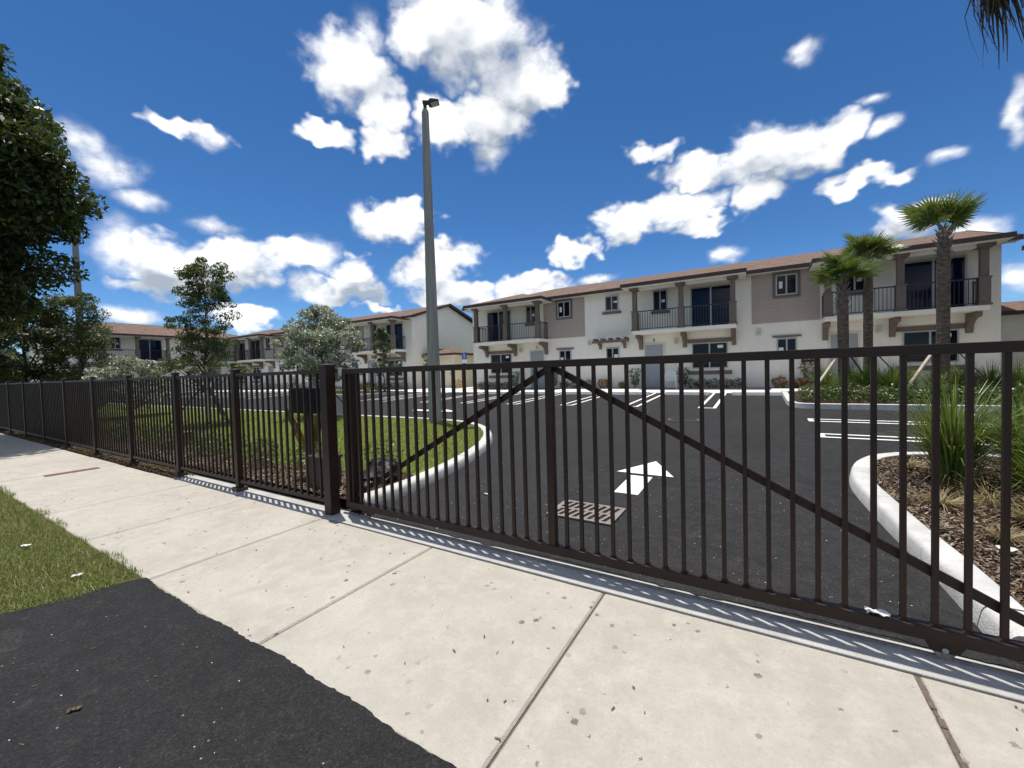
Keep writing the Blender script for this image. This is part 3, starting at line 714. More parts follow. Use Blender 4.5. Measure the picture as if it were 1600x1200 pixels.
BRK = bracket_mesh()
def column_mesh():
    mb = MB()
    mb.box(-0.17, 0.17, -0.17, 0.17, 0, 0.07)
    mb.box(-0.135, 0.135, -0.135, 0.135, 0.07, 0.92)
    mb.box(-0.155, 0.155, -0.155, 0.155, 0.92, 0.98)
    mb.box(-0.10, 0.10, -0.10, 0.10, 0.98, 1.93)
    mb.box(-0.13, 0.13, -0.13, 0.13, 1.93, 1.97); mb.box(-0.22, 0.22, -0.22, 0.22, 1.97, 2.09)
    return mb.mesh('column')
COLM = column_mesh()
def railing(h, s0, s1, z=2.86):
    r = MB(); y = -1.12
    cols = (s0+0.12, (s0+s1)/2, s1-0.12)
    for a, b in zip(cols[:-1], cols[1:]):
        a += 0.14; b -= 0.14
        r.box(a, b, y-0.02, y+0.02, z+0.92, z+0.965); r.box(a, b, y-0.015, y+0.015, z+0.07, z+0.10)
        n = int((b-a)/0.115)
        for i in range(n+1):
            x = a + (b-a)*i/n; hw = 0.016 if i in (0, n) else 0.009
            r.box(x-hw, x+hw, y-0.009, y+0.009, z+(0 if i in (0, n) else 0.10), z+0.92)
    for x in (s0+0.05, s1-0.05):
        r.box(x-0.02, x+0.02, -0.98, -0.02, z+0.92, z+0.965); r.box(x-0.015, x+0.015, -0.98, -0.02, z+0.07, z+0.10)
        for i in range(9):
            yy = -0.96 + i*0.115; r.box(x-0.009, x+0.009, yy-0.009, yy+0.009, z+0.10, z+0.92)
    r.build('railing', G['rail_black'], h)
FONT_CACHE = {}
def text_mesh(s, size, depth=0.01):
    cu = bpy.data.curves.new('txt', 'FONT'); cu.body = s; cu.size = size; cu.extrude = depth; cu.align_x = 'CENTER'
    o = bpy.data.objects.new('txt', cu); COL.objects.link(o)
    dg = bpy.context.evaluated_depsgraph_get()
    me = bpy.data.meshes.new_from_object(o.evaluated_get(dg))
    bpy.data.objects.remove(o); return me
def bay(h, s0, mirror, number=None):
    """projecting balcony on brackets with its columns, railing, doors and the entrance below"""
    s1 = s0 + 4.5
    def mx(a, b): return (s0 + a, s0 + b) if not mirror else (s1 - b, s1 - a)
    MB().box(s0, s1, -1.25, 0.02, 2.70, 2.86).build('balcony_slab', G['stucco_white'], h, bevel=0.01)
    for dx in (0.12, 2.25, 4.38):
        o = link('column', COLM, G['trim_brown'], h); o.location = (s0+dx, -1.10, 2.86)
        o = link('bracket', BRK, G['bracket_brown'], h); o.location = (s0+dx+(0.02 if dx < 1 else -0.02 if dx > 4 else 0), 0, 0)
    railing(h, s0, s1)
    a, b = mx(2.52, 4.30)
    w = window_part(h, a, b, 2.88, 4.84, 'glass_blue', fw=0.06); w.name = 'sliding_door'
    a, b = mx(0.76, 1.46)
    window_part(h, a, b, 3.90, 4.92, 'glass_tint', sticker=(a+0.42, 4.30, 0.16, 0.14))
    MB().box(a-0.1, b+0.1, -0.06, 0, 3.76, 3.89).build('window_sill', G['trim_brown'], h)
    a, b = mx(0.33, 1.21)
    d = MB().box(a, b, -0.03, 0.02, 0.0, 2.21).build('front_door', G['door_grey'], h)
    fr = MB(); fr.box(a-0.07, a-0.002, -0.045, 0.02, 0, 2.28); fr.box(b+0.002, b+0.07, -0.045, 0.02, 0, 2.28); fr.box(a-0.002, b+0.002, -0.045, 0.02, 2.212, 2.28)
    fr.build('door_frame', G['soffit_white'], d)
    kx = (b-0.08) if not mirror else (a+0.08)
    MB().cbox((kx, -0.06, 1.0), (0.05, 0.06, 0.12)).build('door_handle', G['galvanised'], d)
    if number:
        n_ = link('house_number', text_mesh(number, 0.24), G['number_brown'], h)
        n_.rotation_euler = (PI/2, 0, 0); n_.location = ((a+b)/2, -0.012, 2.36)
    a, b = mx(2.55, 4.11)
    window_part(h, a, b, 0.93, 2.16, 'glass_tint', sticker=(a+1.12, 1.88, 0.24, 0.14))
    board(h, a-0.18, b+0.14, 2.17, 2.35); board(h, a-0.16, b+0.16, 0.64, 0.82, 0.09)
    a, b = mx(1.75, 1.95)
    wall_lamp(h, a, 2.18)
def wall_lamp(h, x, z):
    l_ = MB().box(x, x+0.17, -0.10, 0, z, z+0.26).build('wall_lamp', G['lamp_white'], h, bevel=0.01)
    MB().box(x+0.03, x+0.14, -0.104, -0.1005, z+0.05, z+0.21).build('lamp_glass', G['lens'], l_)
def beige(h, x0, x1, wx):
    s = MB(); n = 13; dz = (5.05-2.88)/n
    for i in range(n):
        z = 2.88 + i*dz
        s.prism([(0.0, z), (-0.035, z), (-0.018, z+dz), (0.0, z+dz)], 'x', x0, x1)
    s.build('siding_panel', G['siding_beige'], h)
    fr = MB(); a, b, z0, z1 = wx-0.39, wx+0.39, 4.05, 4.94; fw = 0.11
    fr.box(a-fw, b+fw, -0.075, -0.0, z1, z1+fw); fr.box(a-fw, b+fw, -0.075, -0.0, z0-fw, z0)
    fr.box(a-fw, a, -0.075, 0, z0, z1); fr.box(b, b+fw, -0.075, 0, z0, z1)
    fr.build('window_surround', G['trim_brown'], h)
    window_part(h, a, b, z0, z1, 'glass_tint', y=-0.03, sticker=(a+0.12, z0+0.30, 0.13, 0.30))
    window_part(h, wx-0.37, wx+0.37, 1.36, 2.17, 'glass_tint', sticker=(wx-0.30, 1.52, 0.18, 0.24))
    board(h, wx-0.53, wx+0.53, 2.215, 2.29, 0.07)
def pergola_unit(h, x):
    window_part(h, x-0.355, x+0.355, 4.15, 4.93, 'glass_tint', sticker=(x+0.10, 4.55, 0.20, 0.10))
    board(h, x-0.52, x+0.50, 3.97, 4.10, 0.08, 'window_sill')
    window_part(h, x-0.355, x+0.355, 1.38, 2.17, 'glass_tint', sticker=(x+0.08, 1.6, 0.2, 0.2))
    pg = MB(); pg.box(x-0.98, x+0.98, -0.50, -0.36, 2.42, 2.56)
    pg = pg.build('pergola', G['bracket_brown'], h)
    for i in range(5):
        xx = x - 0.82 + i*0.41
        MB().box(xx-0.05, xx+0.05, -0.66, 0, 2.562, 2.66).build('rafter', G['bracket_brown'], pg)
    for sx in (-0.66, 0.66):
        MB().prism([(0, 2.42), (0, 2.1), (-0.08, 2.1), (-0.14, 2.28), (-0.36, 2.36), (-0.36, 2.42)], 'x', x+sx-0.06, x+sx+0.06).build('pergola_bracket', G['bracket_brown'], pg)
S = 0.31
def roof_main(h, W, D, left_hip, right_hip):
    e = 0.45; z0 = 5.22; ry = D/2; rz = z0 + (ry+e)*S
    xl = -e if left_hip else -0.32; xr = W + (e if right_hip else 0.32)
    rl = xl + (ry+e if left_hip else 0); rr = xr - (ry+e if right_hip else 0)
    mb = MB()
    A = (xl, -e, z0); B = (xr, -e, z0); C_ = (xr, D+e, z0); D_ = (xl, D+e, z0); R1 = (rl, ry, rz); R2 = (rr, ry, rz)
    mb.poly([A, B, R2, R1]); mb.poly([C_, D_, R1, R2])
    if left_hip: mb.poly([D_, A, R1])
    if right_hip: mb.poly([B, C_, R2])
    r = mb.build('roof', G['shingle'], h)
    f = MB()
    f.box(xl, xr, -e-0.03, -e, z0-0.15, z0+0.015); f.box(xl, xr, D+e, D+e+0.03, z0-0.15, z0+0.015)
    for hip, x in ((left_hip, xl), (right_hip, xr)):
        s_ = -1 if x == xl else 1
        xa, xb = (x-0.03, x) if s_ < 0 else (x, x+0.03)
        if hip: f.box(xa, xb, -e-0.03, D+e+0.03, z0-0.15, z0+0.015)
        else:
            f.prism([(-e-0.03, z0-0.16), (ry, rz-0.16), (ry, rz+0.02), (-e-0.03, z0+0.02)], 'x', xa, xb)
            f.prism([(D+e+0.03, z0-0.16), (D+e+0.03, z0+0.02), (ry, rz+0.02), (ry, rz-0.16)], 'x', xa, xb)
    f.build('fascia', G['fascia_brown'], r)
    sf = MB(); sf.box(xl, xr, -e, 0.0, z0-0.14, z0-0.12); sf.box(xl, xr, D, D+e, z0-0.14, z0-0.12)
    if left_hip: sf.box(xl, 0, 0.0, D, z0-0.14, z0-0.12)
    if right_hip: sf.box(W, xr, 0.0, D, z0-0.14, z0-0.12)
    sf.build('soffit', G['soffit_white'], r)
    return r
def roof_bay(h, s0, s1):
    e0 = s0 - 0.40; e1 = s1 + 0.40; yf = -1.65; z0 = 5.11; hw = (e1-e0)/2; pz = z0 + hw*S; xm = (e0+e1)/2; yp = yf + hw
    yb = 2.35
    mb = MB()
    mb.poly([(e0, yf, z0), (e1, yf, z0), (xm, yp, pz)])
    mb.poly([(e0, yb, z0), (e0, yf, z0), (xm, yp, pz), (xm, yb, pz)]); mb.poly([(e1, yf, z0), (e1, yb, z0), (xm, yb, pz), (xm, yp, pz)])
    r = mb.build('bay_roof', G['shingle'], h)
    f = MB(); f.box(e0-0.03, e1+0.03, yf-0.03, yf, z0-0.15, z0+0.014); f.box(e0-0.03, e0, yf, -0.44, z0-0.15, z0+0.014); f.box(e1, e1+0.03, yf, -0.44, z0-0.15, z0+0.014)
    f.build('fascia', G['fascia_brown'], r)
    MB().box(e0, e1, yf, 0.0, z0-0.16, z0-0.14).build('soffit', G['soffit_white'], r)
    MB().box(s0, s1, -1.24, -0.96, z0-0.17-0.10, z0-0.165).build('balcony_beam', G['soffit_white'], r)
def house(name, label, loc, rz, units, hips, numbers, group='row houses round the car park'):
    """units: sequence over the length; 'L' bay then beige, 'M' pergola then bay, 'R' beige then bay"""
    h = empty(name, loc, rz); tag(h, label, 'row house', group)
    W = 7.8*len(units); D = 8.0
    w = MB()
    zt = 5.12
    w.box(0, W, 0, D, -0.9, zt)
    for hip, x in zip(hips, (0, W)):
        if not hip:
            xa, xb = (0, 0.2) if x == 0 else (W-0.2, W)
            w.prism([(0.02, zt), (D/2, zt + (D/2+0.45)*S - 0.03 + 0.0), (D-0.02, zt)], 'x', xa, xb)
    w.build('wall', G['stucco_white'], h)
    roof_main(h, W, D, *hips)
    for i, u in enumerate(units):
        x = 7.8*i
        if u == 'L':
            bay(h, x+0.97, True, numbers[i]); roof_bay(h, x+0.97, x+5.47); beige(h, x+5.19+0.0, x+7.72, x+6.51)
        elif u == 'M':
            pergola_unit(h, x+1.47); bay(h, x+2.84, False, numbers[i]); roof_bay(h, x+2.84, x+7.34)
            wall_lamp(h, x+0.10, 2.36)
        else:
            beige(h, x+0.12, x+2.60, x+1.43); bay(h, x+2.63, False, numbers[i]); roof_bay(h, x+2.63, x+7.13)
            wall_lamp(h, x+0.30, 2.36)
            MB().box(x+1.95, x+2.5, -0.04, 0, 1.10, 1.20).build('wall_plaque', G['rail_black'], h)
    # plumbing vents on the roof
    for k in range(len(units)):
        MB().tube([(7.8*k+5.2, D/2+0.7, 6.2), (7.8*k+5.2, D/2+0.7, 6.75)], 0.045, 8).build('vent_pipe', G['soffit_white'], h)
    return h
YF = 21.6
KF = 1.1157          # the houses stand on the level of the walkway, a little farther off and larger
def far(o):
    p_ = o.location; o.location = (p_[0]*KF, p_[1]*KF, 1.65 + (p_[2]-1.65)*KF); o.scale = tuple(q*KF for q in o.scale)
    return o
house_r = house('row_house', 'white and beige two-storey row house behind the gate and palms', (-15.96, YF, FL), 0, ('L', 'M', 'R'), (True, False), ('5', '4', '3'))
house_m = house('row_house', 'white two-storey row house behind the lamp post and silver tree', (-44.8, YF, FL), 0, ('L', 'M', 'R'), (True, False), ('8', '7', '6'))
house_l = house('row_house', 'two-storey row house at far left behind the tall young tree', (-47.0, 8.4, FL), PI/2, ('M', 'M'), (True, True), ('10', '9'))
house_e = house('row_house', 'row house whose roof corner juts in at the right edge', (10.0, 23.25, FL), -PI/2, ('L', 'M'), (True, True), ('2', '1'))

for h_ in (house_r, house_m, house_l, house_e): far(h_)
def utility_room(name, label, x0, y0, w, d, ze, wm='stucco_cream'):
    """small hipped store leaning on the gable wall"""
    h = empty(name, (x0, y0, FL)); tag(h, label, 'shed', 'bin stores beside the gables')
    MB().box(0, w, 0, d, -0.3, ze).build('wall', G[wm], h)
    e = 0.4; sl_ = 0.28; pk = (d+2*e)/2
    r = MB(); z0 = ze + 0.02
    A = (0.0, -e, z0); B = (w+e, -e, z0); C_ = (w+e, d+e, z0); D_ = (0.0, d+e, z0); R1 = (0.0, d/2, z0+pk*sl_); R2 = (w+e-pk, d/2, z0+pk*sl_)
    r.poly([A, B, R2, R1]); r.poly([C_, D_, R1, R2]); r.poly([B, C_, R2])
    r = r.build('roof', G['shingle'], h)
    f = MB(); f.box(0, w+e+0.03, -e-0.03, -e, z0-0.14, z0+0.012); f.box(w+e, w+e+0.03, -e, d+e, z0-0.14, z0+0.012); f.box(0, w+e+0.03, d+e, d+e+0.03, z0-0.14, z0+0.012)
    f.build('fascia', G['fascia_brown'], r)
    MB().box(0.0, w+e, -e, d+e, z0-0.12, z0-0.1).build('soffit', G['soffit_white'], r)
    dr = MB().box(w*0.55, w*0.55+0.95, -0.03, 0.02, 0, 2.1).build('store_door', G['stucco_cream'], h)
    MB().cbox((w*0.55+0.85, -0.05, 1.0), (0.04, 0.05, 0.11)).build('door_handle', G['galvanised'], dr)
    far(h)
utility_room('utility_store', 'small cream store with hipped roof beside the lamp post', -21.38, 22.9, 2.75, 2.5, 2.45)
utility_room('utility_store', 'low store roof at the right end of the near row house', 7.46, 23.2, 4.2, 3.0, 2.75, 'stucco_white')

# ---------------------------------------------------------------- fence
FY = 3.03
PW = 0.026
fence = empty('metal_fence', (-4.42, FY, 0)); tag(fence, 'dark brown steel picket fence along the sidewalk left of the gate', 'fence')
posts = [-4.42, -6.62, -8.66, -10.88, -13.11, -15.40]
while posts[-1] > -41: posts.append(posts[-1] - 2.25)
def post_mesh(w, hgt):
    mb = MB(); mb.box(-w/2, w/2, -w/2, w/2, 0, hgt-0.03)
    c_ = w/2 + 0.008
    mb.box(-c_, c_, -c_, c_, hgt-0.03, hgt-0.008)
    mb.add([(-c_, -c_, hgt-0.008), (c_, -c_, hgt-0.008), (c_, c_, hgt-0.008), (-c_, c_, hgt-0.008), (0, 0, hgt+0.012)], [(0,1,4), (1,2,4), (2,3,4), (3,0,4)])
    return mb.mesh('post')
PM = post_mesh(0.078, 1.80); PMB = post_mesh(0.125, 1.80)
BP = MB().box(-0.085, 0.085, -0.075, 0.075, 0, 0.05).mesh('base_plate')
PK = MB().box(-PW/2, PW/2, -PW/2, PW/2, 0.165, 1.69).mesh('picket')
for i, x in enumerate(posts):
    o = link('post', PMB if i == 0 else PM, G['fence_brown'], fence); o.location = (x + 4.42, 0, -0.0)
    if i: 
        o2 = link('base_plate', BP, G['box_brown'], o); o2.location = (0, 0, 0)
for i, (a, b) in enumerate(zip(posts[:-1], posts[1:])):
    wa = 0.064 if i == 0 else 0.040
    x0, x1 = b + 4.42 + 0.040, a + 4.42 - wa
    MB().box(x0, x1, -0.021, 0.021, 1.69, 1.735).build('top_rail', G['fence_brown'], fence, bevel=0.003)
    MB().box(x0, x1, -0.021, 0.021, 0.118, 0.165).build('bottom_rail', G['fence_brown'], fence, bevel=0.003)
    n = 15 if i < 8 else 15
    for k in range(1, n):
        o = link('picket', PK, G['fence_brown'], fence); o.location = (x0 + (x1-x0)*k/n, 0, 0)

# ---------------------------------------------------------------- sliding gate
GY = 3.10
gate = empty('sliding_gate', (-1.507, GY, 0)); tag(gate, 'dark brown sliding gate of steel pickets with diagonal braces', 'gate')
GX0, GX1 = -4.20 + 1.507, 1.36 + 1.507
sp = 0.1297; zb, zt_ = 0.172, 1.678
MB().box(GX0, GX1, -0.03, 0.03, zt_, zt_+0.058).build('top_rail', G['fence_brown'], gate, bevel=0.004)
MB().box(GX0, GX1, -0.04, 0.04, 0.098, zb).build('bottom_beam', G['fence_brown'], gate, bevel=0.005)
MB().box(-0.032, 0.032, -0.032, 0.032, zb, zt_).build('middle_post', G['fence_brown'], gate, bevel=0.003)
for x in (GX0+0.035, GX1-0.035):
    MB().box(x-0.034, x+0.034, -0.036, 0.036, zb, zt_).build('end_post', G['fence_brown'], gate, bevel=0.003)
for sgn, xe in ((-1, GX0+0.07), (1, GX1-0.07)):
    a = (0.02*sgn, 0.042, zt_-0.005); b_ = (xe, 0.042, zb+0.045)
    MB().bar(a, b_, 0.03, 0.052).build('diagonal_brace', G['fence_brown'], gate)
GPK = MB().box(-0.0135, 0.0135, -0.0135, 0.0135, zb, zt_).mesh('picket')
WELD = MB().prism([(-0.024, zb), (0.024, zb), (0.014, zb+0.012), (-0.014, zb+0.012)], 'y', -0.02, 0.02).mesh('weld')
k = 1
for sgn in (-1, 1):
    k = 1
    while (k*sp < -GX0 - 0.09 if sgn < 0 else k*sp < GX1 - 0.09):
        o = link('picket', GPK, G['fence_brown'], gate); o.location = (sgn*k*sp + random.uniform(-0.002, 0.002), 0, 0)
        o.rotation_euler = (0, random.uniform(-0.0012, 0.0012), 0)
        link('weld', WELD, G['fence_brown'], o)
        k += 1
def wheel(px):
    hs_ = MB().prism([(px-0.085, 0.10), (px+0.085, 0.10), (px+0.055, 0.045), (px-0.055, 0.045)], 'y', -0.03, -0.022)
    hs_.prism([(px-0.085, 0.10), (px+0.085, 0.10), (px+0.055, 0.045), (px-0.055, 0.045)], 'y', 0.022, 0.03)
    hs = hs_.build('wheel_housing', G['fence_brown'], gate)
    MB().tube([(px, -0.019, 0.062), (px, -0.006, 0.062), (px, 0.0, 0.062), (px, 0.006, 0.062), (px, 0.019, 0.062)], [0.052, 0.052, 0.042, 0.052, 0.052], 24).build('wheel', G['iron_rust'], hs)
    MB().tube([(px, -0.040, 0.062), (px, 0.040, 0.062)], 0.014, 10).build('axle', G['galvanised'], hs)
wheel(0.86 + 1.507); wheel(-3.86 + 1.507)
# guide post behind the gate end with its rollers and brackets
gp = empty('guide_post', (-4.235, 3.245, 0)); tag(gp, 'square brown guide post behind the left end of the gate', 'post')
link('post', post_mesh(0.115, 1.745), G['fence_brown'], gp)
MB().box(-0.36, 0.02, -0.02, 0.02, 1.70, 1.742).build('roller_arm', G['fence_brown'], gp)
MB().tube([(-0.13, -0.075, 1.66), (-0.13, -0.075, 1.76)], 0.028, 14).build('roller', G['nylon'], gp)
MB().box(-0.145, -0.115, -0.09, -0.0, 1.762, 1.775).build('roller_bracket', G['box_brown'], gp)
MB().box(-0.10, -0.060, -0.085, -0.05, 0.35, 0.60).build('catch_plate', G['nylon'], gp)
MB().box(-0.12, -0.05, -0.07, 0.06, 0.62, 0.70).build('catch_bracket', G['box_brown'], gp)
# post that stands by the big fence post and carries the gate stop
ps = empty('operator_box', (-5.76, 3.62, 0)); tag(ps, 'black gate operator box on a post behind the fence', 'control box')
MB().box(-0.29, 0.29, -0.13, 0.13, 1.12, 1.50).build('housing', G['black_plastic'], ps, bevel=0.015)
MB().box(-0.035, 0.035, -0.035, 0.035, 0.1, 1.12).build('stand', G['box_brown'], ps)
MB().box(-0.20, 0.20, -0.137, -0.131, 1.17, 1.47).build('cover_plate', G['black_plastic'], ps)
pd = empty('pedestal_box', (-5.12, 3.42, 0.12)); tag(pd, 'low brown utility box in the mulch behind the big fence post', 'utility box')
MB().box(-0.18, 0.18, -0.13, 0.13, 0, 0.42).build('cabinet', G['box_brown'], pd, bevel=0.01)
MB().box(-0.20, 0.20, -0.15, 0.15, 0.42, 0.46).build('lid', G['box_brown'], pd, bevel=0.01)
bx = empty('valve_box', (-11.6, 4.2, 0.12)); tag(bx, 'small red-brown box in the bed behind the picket fence', 'utility box')
MB().box(-0.16, 0.16, -0.12, 0.12, 0, 0.30).build('cabinet', G['plate_red'], bx, bevel=0.01)
MB().box(-0.175, 0.175, -0.135, 0.135, 0.30, 0.33).build('lid', G['plate_red'], bx, bevel=0.008)

def lump(name, label, cat, loc, r, mat, seed, squash=0.55):
    """a slack plastic bag: crumpled, flattened, gathered at its neck"""
    rs = np.random.default_rng(seed); mb = MB(); nu, nv = 26, 14; v = []; f = []
    ph = rs.uniform(0, 6.28, 12)
    for j in range(nv+1):
        a = j/nv*PI
        for i in range(nu):
            th = i/nu*2*PI
            w = 1 + 0.14*math.sin(5*th+ph[0]+3*a) + 0.12*math.sin(9*th+ph[1]-5*a) + 0.16*math.sin(3*th+ph[2]+2*a) + 0.07*math.sin(14*th+7*a+ph[3])
            rr = r*math.sin(a)**0.8*w
            z = max(0.0, r*squash*(1 + math.cos(a)) * (1 + 0.22*math.sin(2*th+ph[4]) + 0.12*math.sin(5*th+ph[5]+4*a)) - 0.02)
            v.append((rr*math.cos(th)*1.25, rr*math.sin(th), z))
    for j in range(nv):
        for i in range(nu): f.append((j*nu+i, j*nu+(i+1) % nu, (j+1)*nu+(i+1) % nu, (j+1)*nu+i))
    mb.add(v, f); o = mb.build(name, mat, None, smooth=True); o.location = loc
    return tag(o, label, cat)
lump('plastic_bag', 'slack black plastic bag at the end of the lawn kerb behind the gate', 'bag', (-4.78, 4.05, 0.13), 0.23, G['black_plastic'], 3, 0.30)
lump('plastic_bag', 'rounder black plastic bag beside the guide post', 'bag', (-5.02, 4.32, 0.12), 0.22, G['black_plastic'], 5, 0.48)

# ---------------------------------------------------------------- lamp posts
def lamp_post(label, x, y, hgt):
    z0 = zg(y) + 0.10
    e_ = empty('lamp_post', (x, y, z0)); tag(e_, label, 'lamp post', 'concrete lamp posts')
    hb_, ht_ = 0.157, 0.080
    mb = MB(); n = 8; pr = []
    def ring(hw, z):
        c_ = hw*0.28
        return [(hw-c_, -hw, z), (hw, -hw+c_, z), (hw, hw-c_, z), (hw-c_, hw, z), (-hw+c_, hw, z), (-hw, hw-c_, z), (-hw, -hw+c_, z), (-hw+c_, -hw, z)]
    zs = [0, hgt*0.25, hgt*0.5, hgt*0.75, hgt-0.08, hgt]
    v = []; f = []
    for z in zs:
        hw = hb_ + (ht_-hb_)*z/hgt
        if z == hgt: hw *= 0.72
        v += ring(hw, z)
    for i in range(len(zs)-1):
        for j in range(8): f.append((i*8+j, i*8+(j+1) % 8, (i+1)*8+(j+1) % 8, (i+1)*8+j))
    f.append(tuple(range(8))[::-1]); f.append(tuple(range(40, 48)))
    mb.add(v, f).build('shaft', G['pole_concrete'], e_)
    hd = empty('lamp_head', (0, 0, hgt), math.radians(34), e_)
    MB().tube([(0, 0, 0), (0, 0, 0.20)], 0.05, 12).build('tenon', G['fixture_bronze'], hd)
    MB().box(-0.065, 0.12, -0.055, 0.055, 0.15, 0.24).build('arm', G['fixture_bronze'], hd, bevel=0.015)
    MB().prism([(0.09, 0.145), (0.17, 0.125), (0.40, 0.195), (0.40, 0.220), (0.21, 0.245), (0.14, 0.238)], 'y', -0.13, 0.13).build('luminaire', G['fixture_bronze'], hd, bevel=0.01)
    MB().prism([(0.185, 0.1235), (0.37, 0.1795), (0.368, 0.1855), (0.183, 0.1295)], 'y', -0.10, 0.10).build('lens', G['lens'], hd)
    MB().box(-hb_-0.004, hb_+0.004, -hb_-0.004, hb_+0.004, 1.02, 1.03).build('band', G['pole_concrete'], e_)
    return e_
lamp_post('tall tapered concrete lamp post on the lawn behind the gate', -8.04, 8.93, 8.93)
lamp_post('distant concrete lamp post behind the big left tree', -26.2, 5.75, 9.0)

# accessible-parking sign
sg = empty('parking_sign', (-16.05, 20.75, FL)); far(sg); tag(sg, 'blue and white accessible parking sign on a post at the house corner', 'sign')
MB().box(-0.025, 0.025, -0.02, 0.02, 0, 2.35).build('post', G['galvanised'], sg)
pl = MB().box(-0.20, 0.20, -0.028, -0.021, 1.90, 2.33).build('sign_plate', G['sign_blue'], sg)
lo_ = MB().box(-0.20, 0.20, -0.028, -0.021, 1.50, 1.88).build('lower_plate', G['sign_white'], sg)
MB().box(-0.16, 0.16, -0.0305, -0.0285, 1.60, 1.66).build('lettering', G['sign_blue'], lo_)
ic = MB(); y = -0.030
def dk(cx, cz, r0, r1, a0, a1, n=18):
    for i in range(n):
        t0 = a0 + (a1-a0)*i/n; t1 = a0 + (a1-a0)*(i+1)/n
        ic.quad((cx+r0*math.cos(t0), y, cz+r0*math.sin(t0)), (cx+r1*math.cos(t0), y, cz+r1*math.sin(t0)), (cx+r1*math.cos(t1), y, cz+r1*math.sin(t1)), (cx+r0*math.cos(t1), y, cz+r0*math.sin(t1)))
dk(-0.02, 2.06, 0.065, 0.09, math.radians(110), math.radians(370)); dk(-0.03, 2.275, 0.0, 0.027, 0, 2*PI)
ic.quad((-0.05, y, 2.24), (-0.015, y, 2.24), (-0.005, y, 2.11), (-0.04, y, 2.11)); ic.quad((-0.04, y, 2.11), (-0.04, y, 2.14), (0.055, y, 2.14), (0.055, y, 2.11))
ic.quad((0.03, y, 2.13), (0.06, y, 2.13), (0.10, y, 2.0), (0.07, y, 1.99)); ic.quad((-0.02, y, 2.20), (-0.02, y, 2.175), (0.05, y, 2.175), (0.05, y, 2.20))
ic.build('wheelchair_symbol', G['sign_white'], pl)

# wheel stops
WS = MB().prism([(-0.09, 0), (0.09, 0), (0.055, 0.12), (-0.055, 0.12)], 'x', -0.88, 0.88).mesh('wheel_stop')
wsl = ['rightmost', 'second from the right', 'third from the right', 'fourth from the right', 'fifth from the right', 'sixth from the right']
def add_stop(x, y, rz, label, group):
    o = link('wheel_stop', WS, G['curb_concrete']); o.location = (x, y, zg(y) + 0.002); o.rotation_euler = (math.atan(0.032) if rz == 0 else 0, 0, rz)
    tag(o, label, 'wheel stop', group); return o
for k, x in enumerate((-0.05, -2.63, -5.08, -7.53, -9.98, -12.43)):
    add_stop(x, 18.85, 0, 'white concrete wheel stop before the near row house, %s' % wsl[k], 'wheel stops by the near houses')
for k, x in enumerate((-31.2, -33.65, -36.1, -38.55, -41.0)):
    add_stop(x, 18.9, 0, 'far concrete wheel stop before the middle row house, %s' % wsl[k], 'wheel stops by the far houses')

# storm drain
dr = empty('storm_drain', (-1.71, 4.40, 0.004)); tag(dr, 'rusty slotted storm drain grate in the asphalt behind the gate', 'drain grate')
MB().box(-0.36, 0.36, -0.26, 0.26, -0.02, 0.004).build('pit', G['pit_dark'], dr)
fr = MB(); fr.box(-0.38, 0.38, -0.28, -0.235, 0.0045, 0.02); fr.box(-0.38, 0.38, 0.235, 0.28, 0.0045, 0.02); fr.box(-0.38, -0.335, -0.235, 0.235, 0.0045, 0.02); fr.box(0.335, 0.38, -0.235, 0.235, 0.0045, 0.02); fr.box(-0.335, 0.335, -0.022, 0.022, 0.0045, 0.02)
fr.build('grate_frame', G['iron_rust'], dr)
for row in (-1, 1):
    for i in range(9):
        x = -0.34 + i*0.085
        y0, y1 = (0.022, 0.235) if row > 0 else (-0.235, -0.022)
        mb = MB(); sh = 0.045
        xs = [x-0.016-sh/2, x+0.016-sh/2, x+0.016+sh/2, x-0.016+sh/2]
        xs = [max(-0.335, min(0.335, q)) for q in xs]
        mb.prism([(xs[0], y0), (xs[1], y0), (xs[2], y1), (xs[3], y1)], 'z', 0.0045, 0.018); mb.build('grate_bar', G['iron_rust'], dr)
mh = empty('manhole', (-1.75, 11.8, zg(11.8))); tag(mh, 'flat round manhole cover in the car park asphalt beyond the arrow', 'manhole cover')
mb = MB(); mb.prism([(0.36*math.cos(i/32*2*PI), 0.36*math.sin(i/32*2*PI)) for i in range(32)], 'z', -0.01, 0.016); mb.build('cover', G['asphalt_lot'], mh)
mb = MB(); mb.prism([(0.39*math.cos(i/32*2*PI), 0.39*math.sin(i/32*2*PI)) for i in range(32)], 'z', -0.01, 0.013); mb.build('rim', G['iron_rust'], mh)
pl_ = MB().box(-11.13, -10.93, 1.85, 2.56, -0.004, 0.0045).build('drain_plate', G['plate_red']); tag(pl_, 'narrow rust-red steel plate set across the sidewalk at left', 'plate')

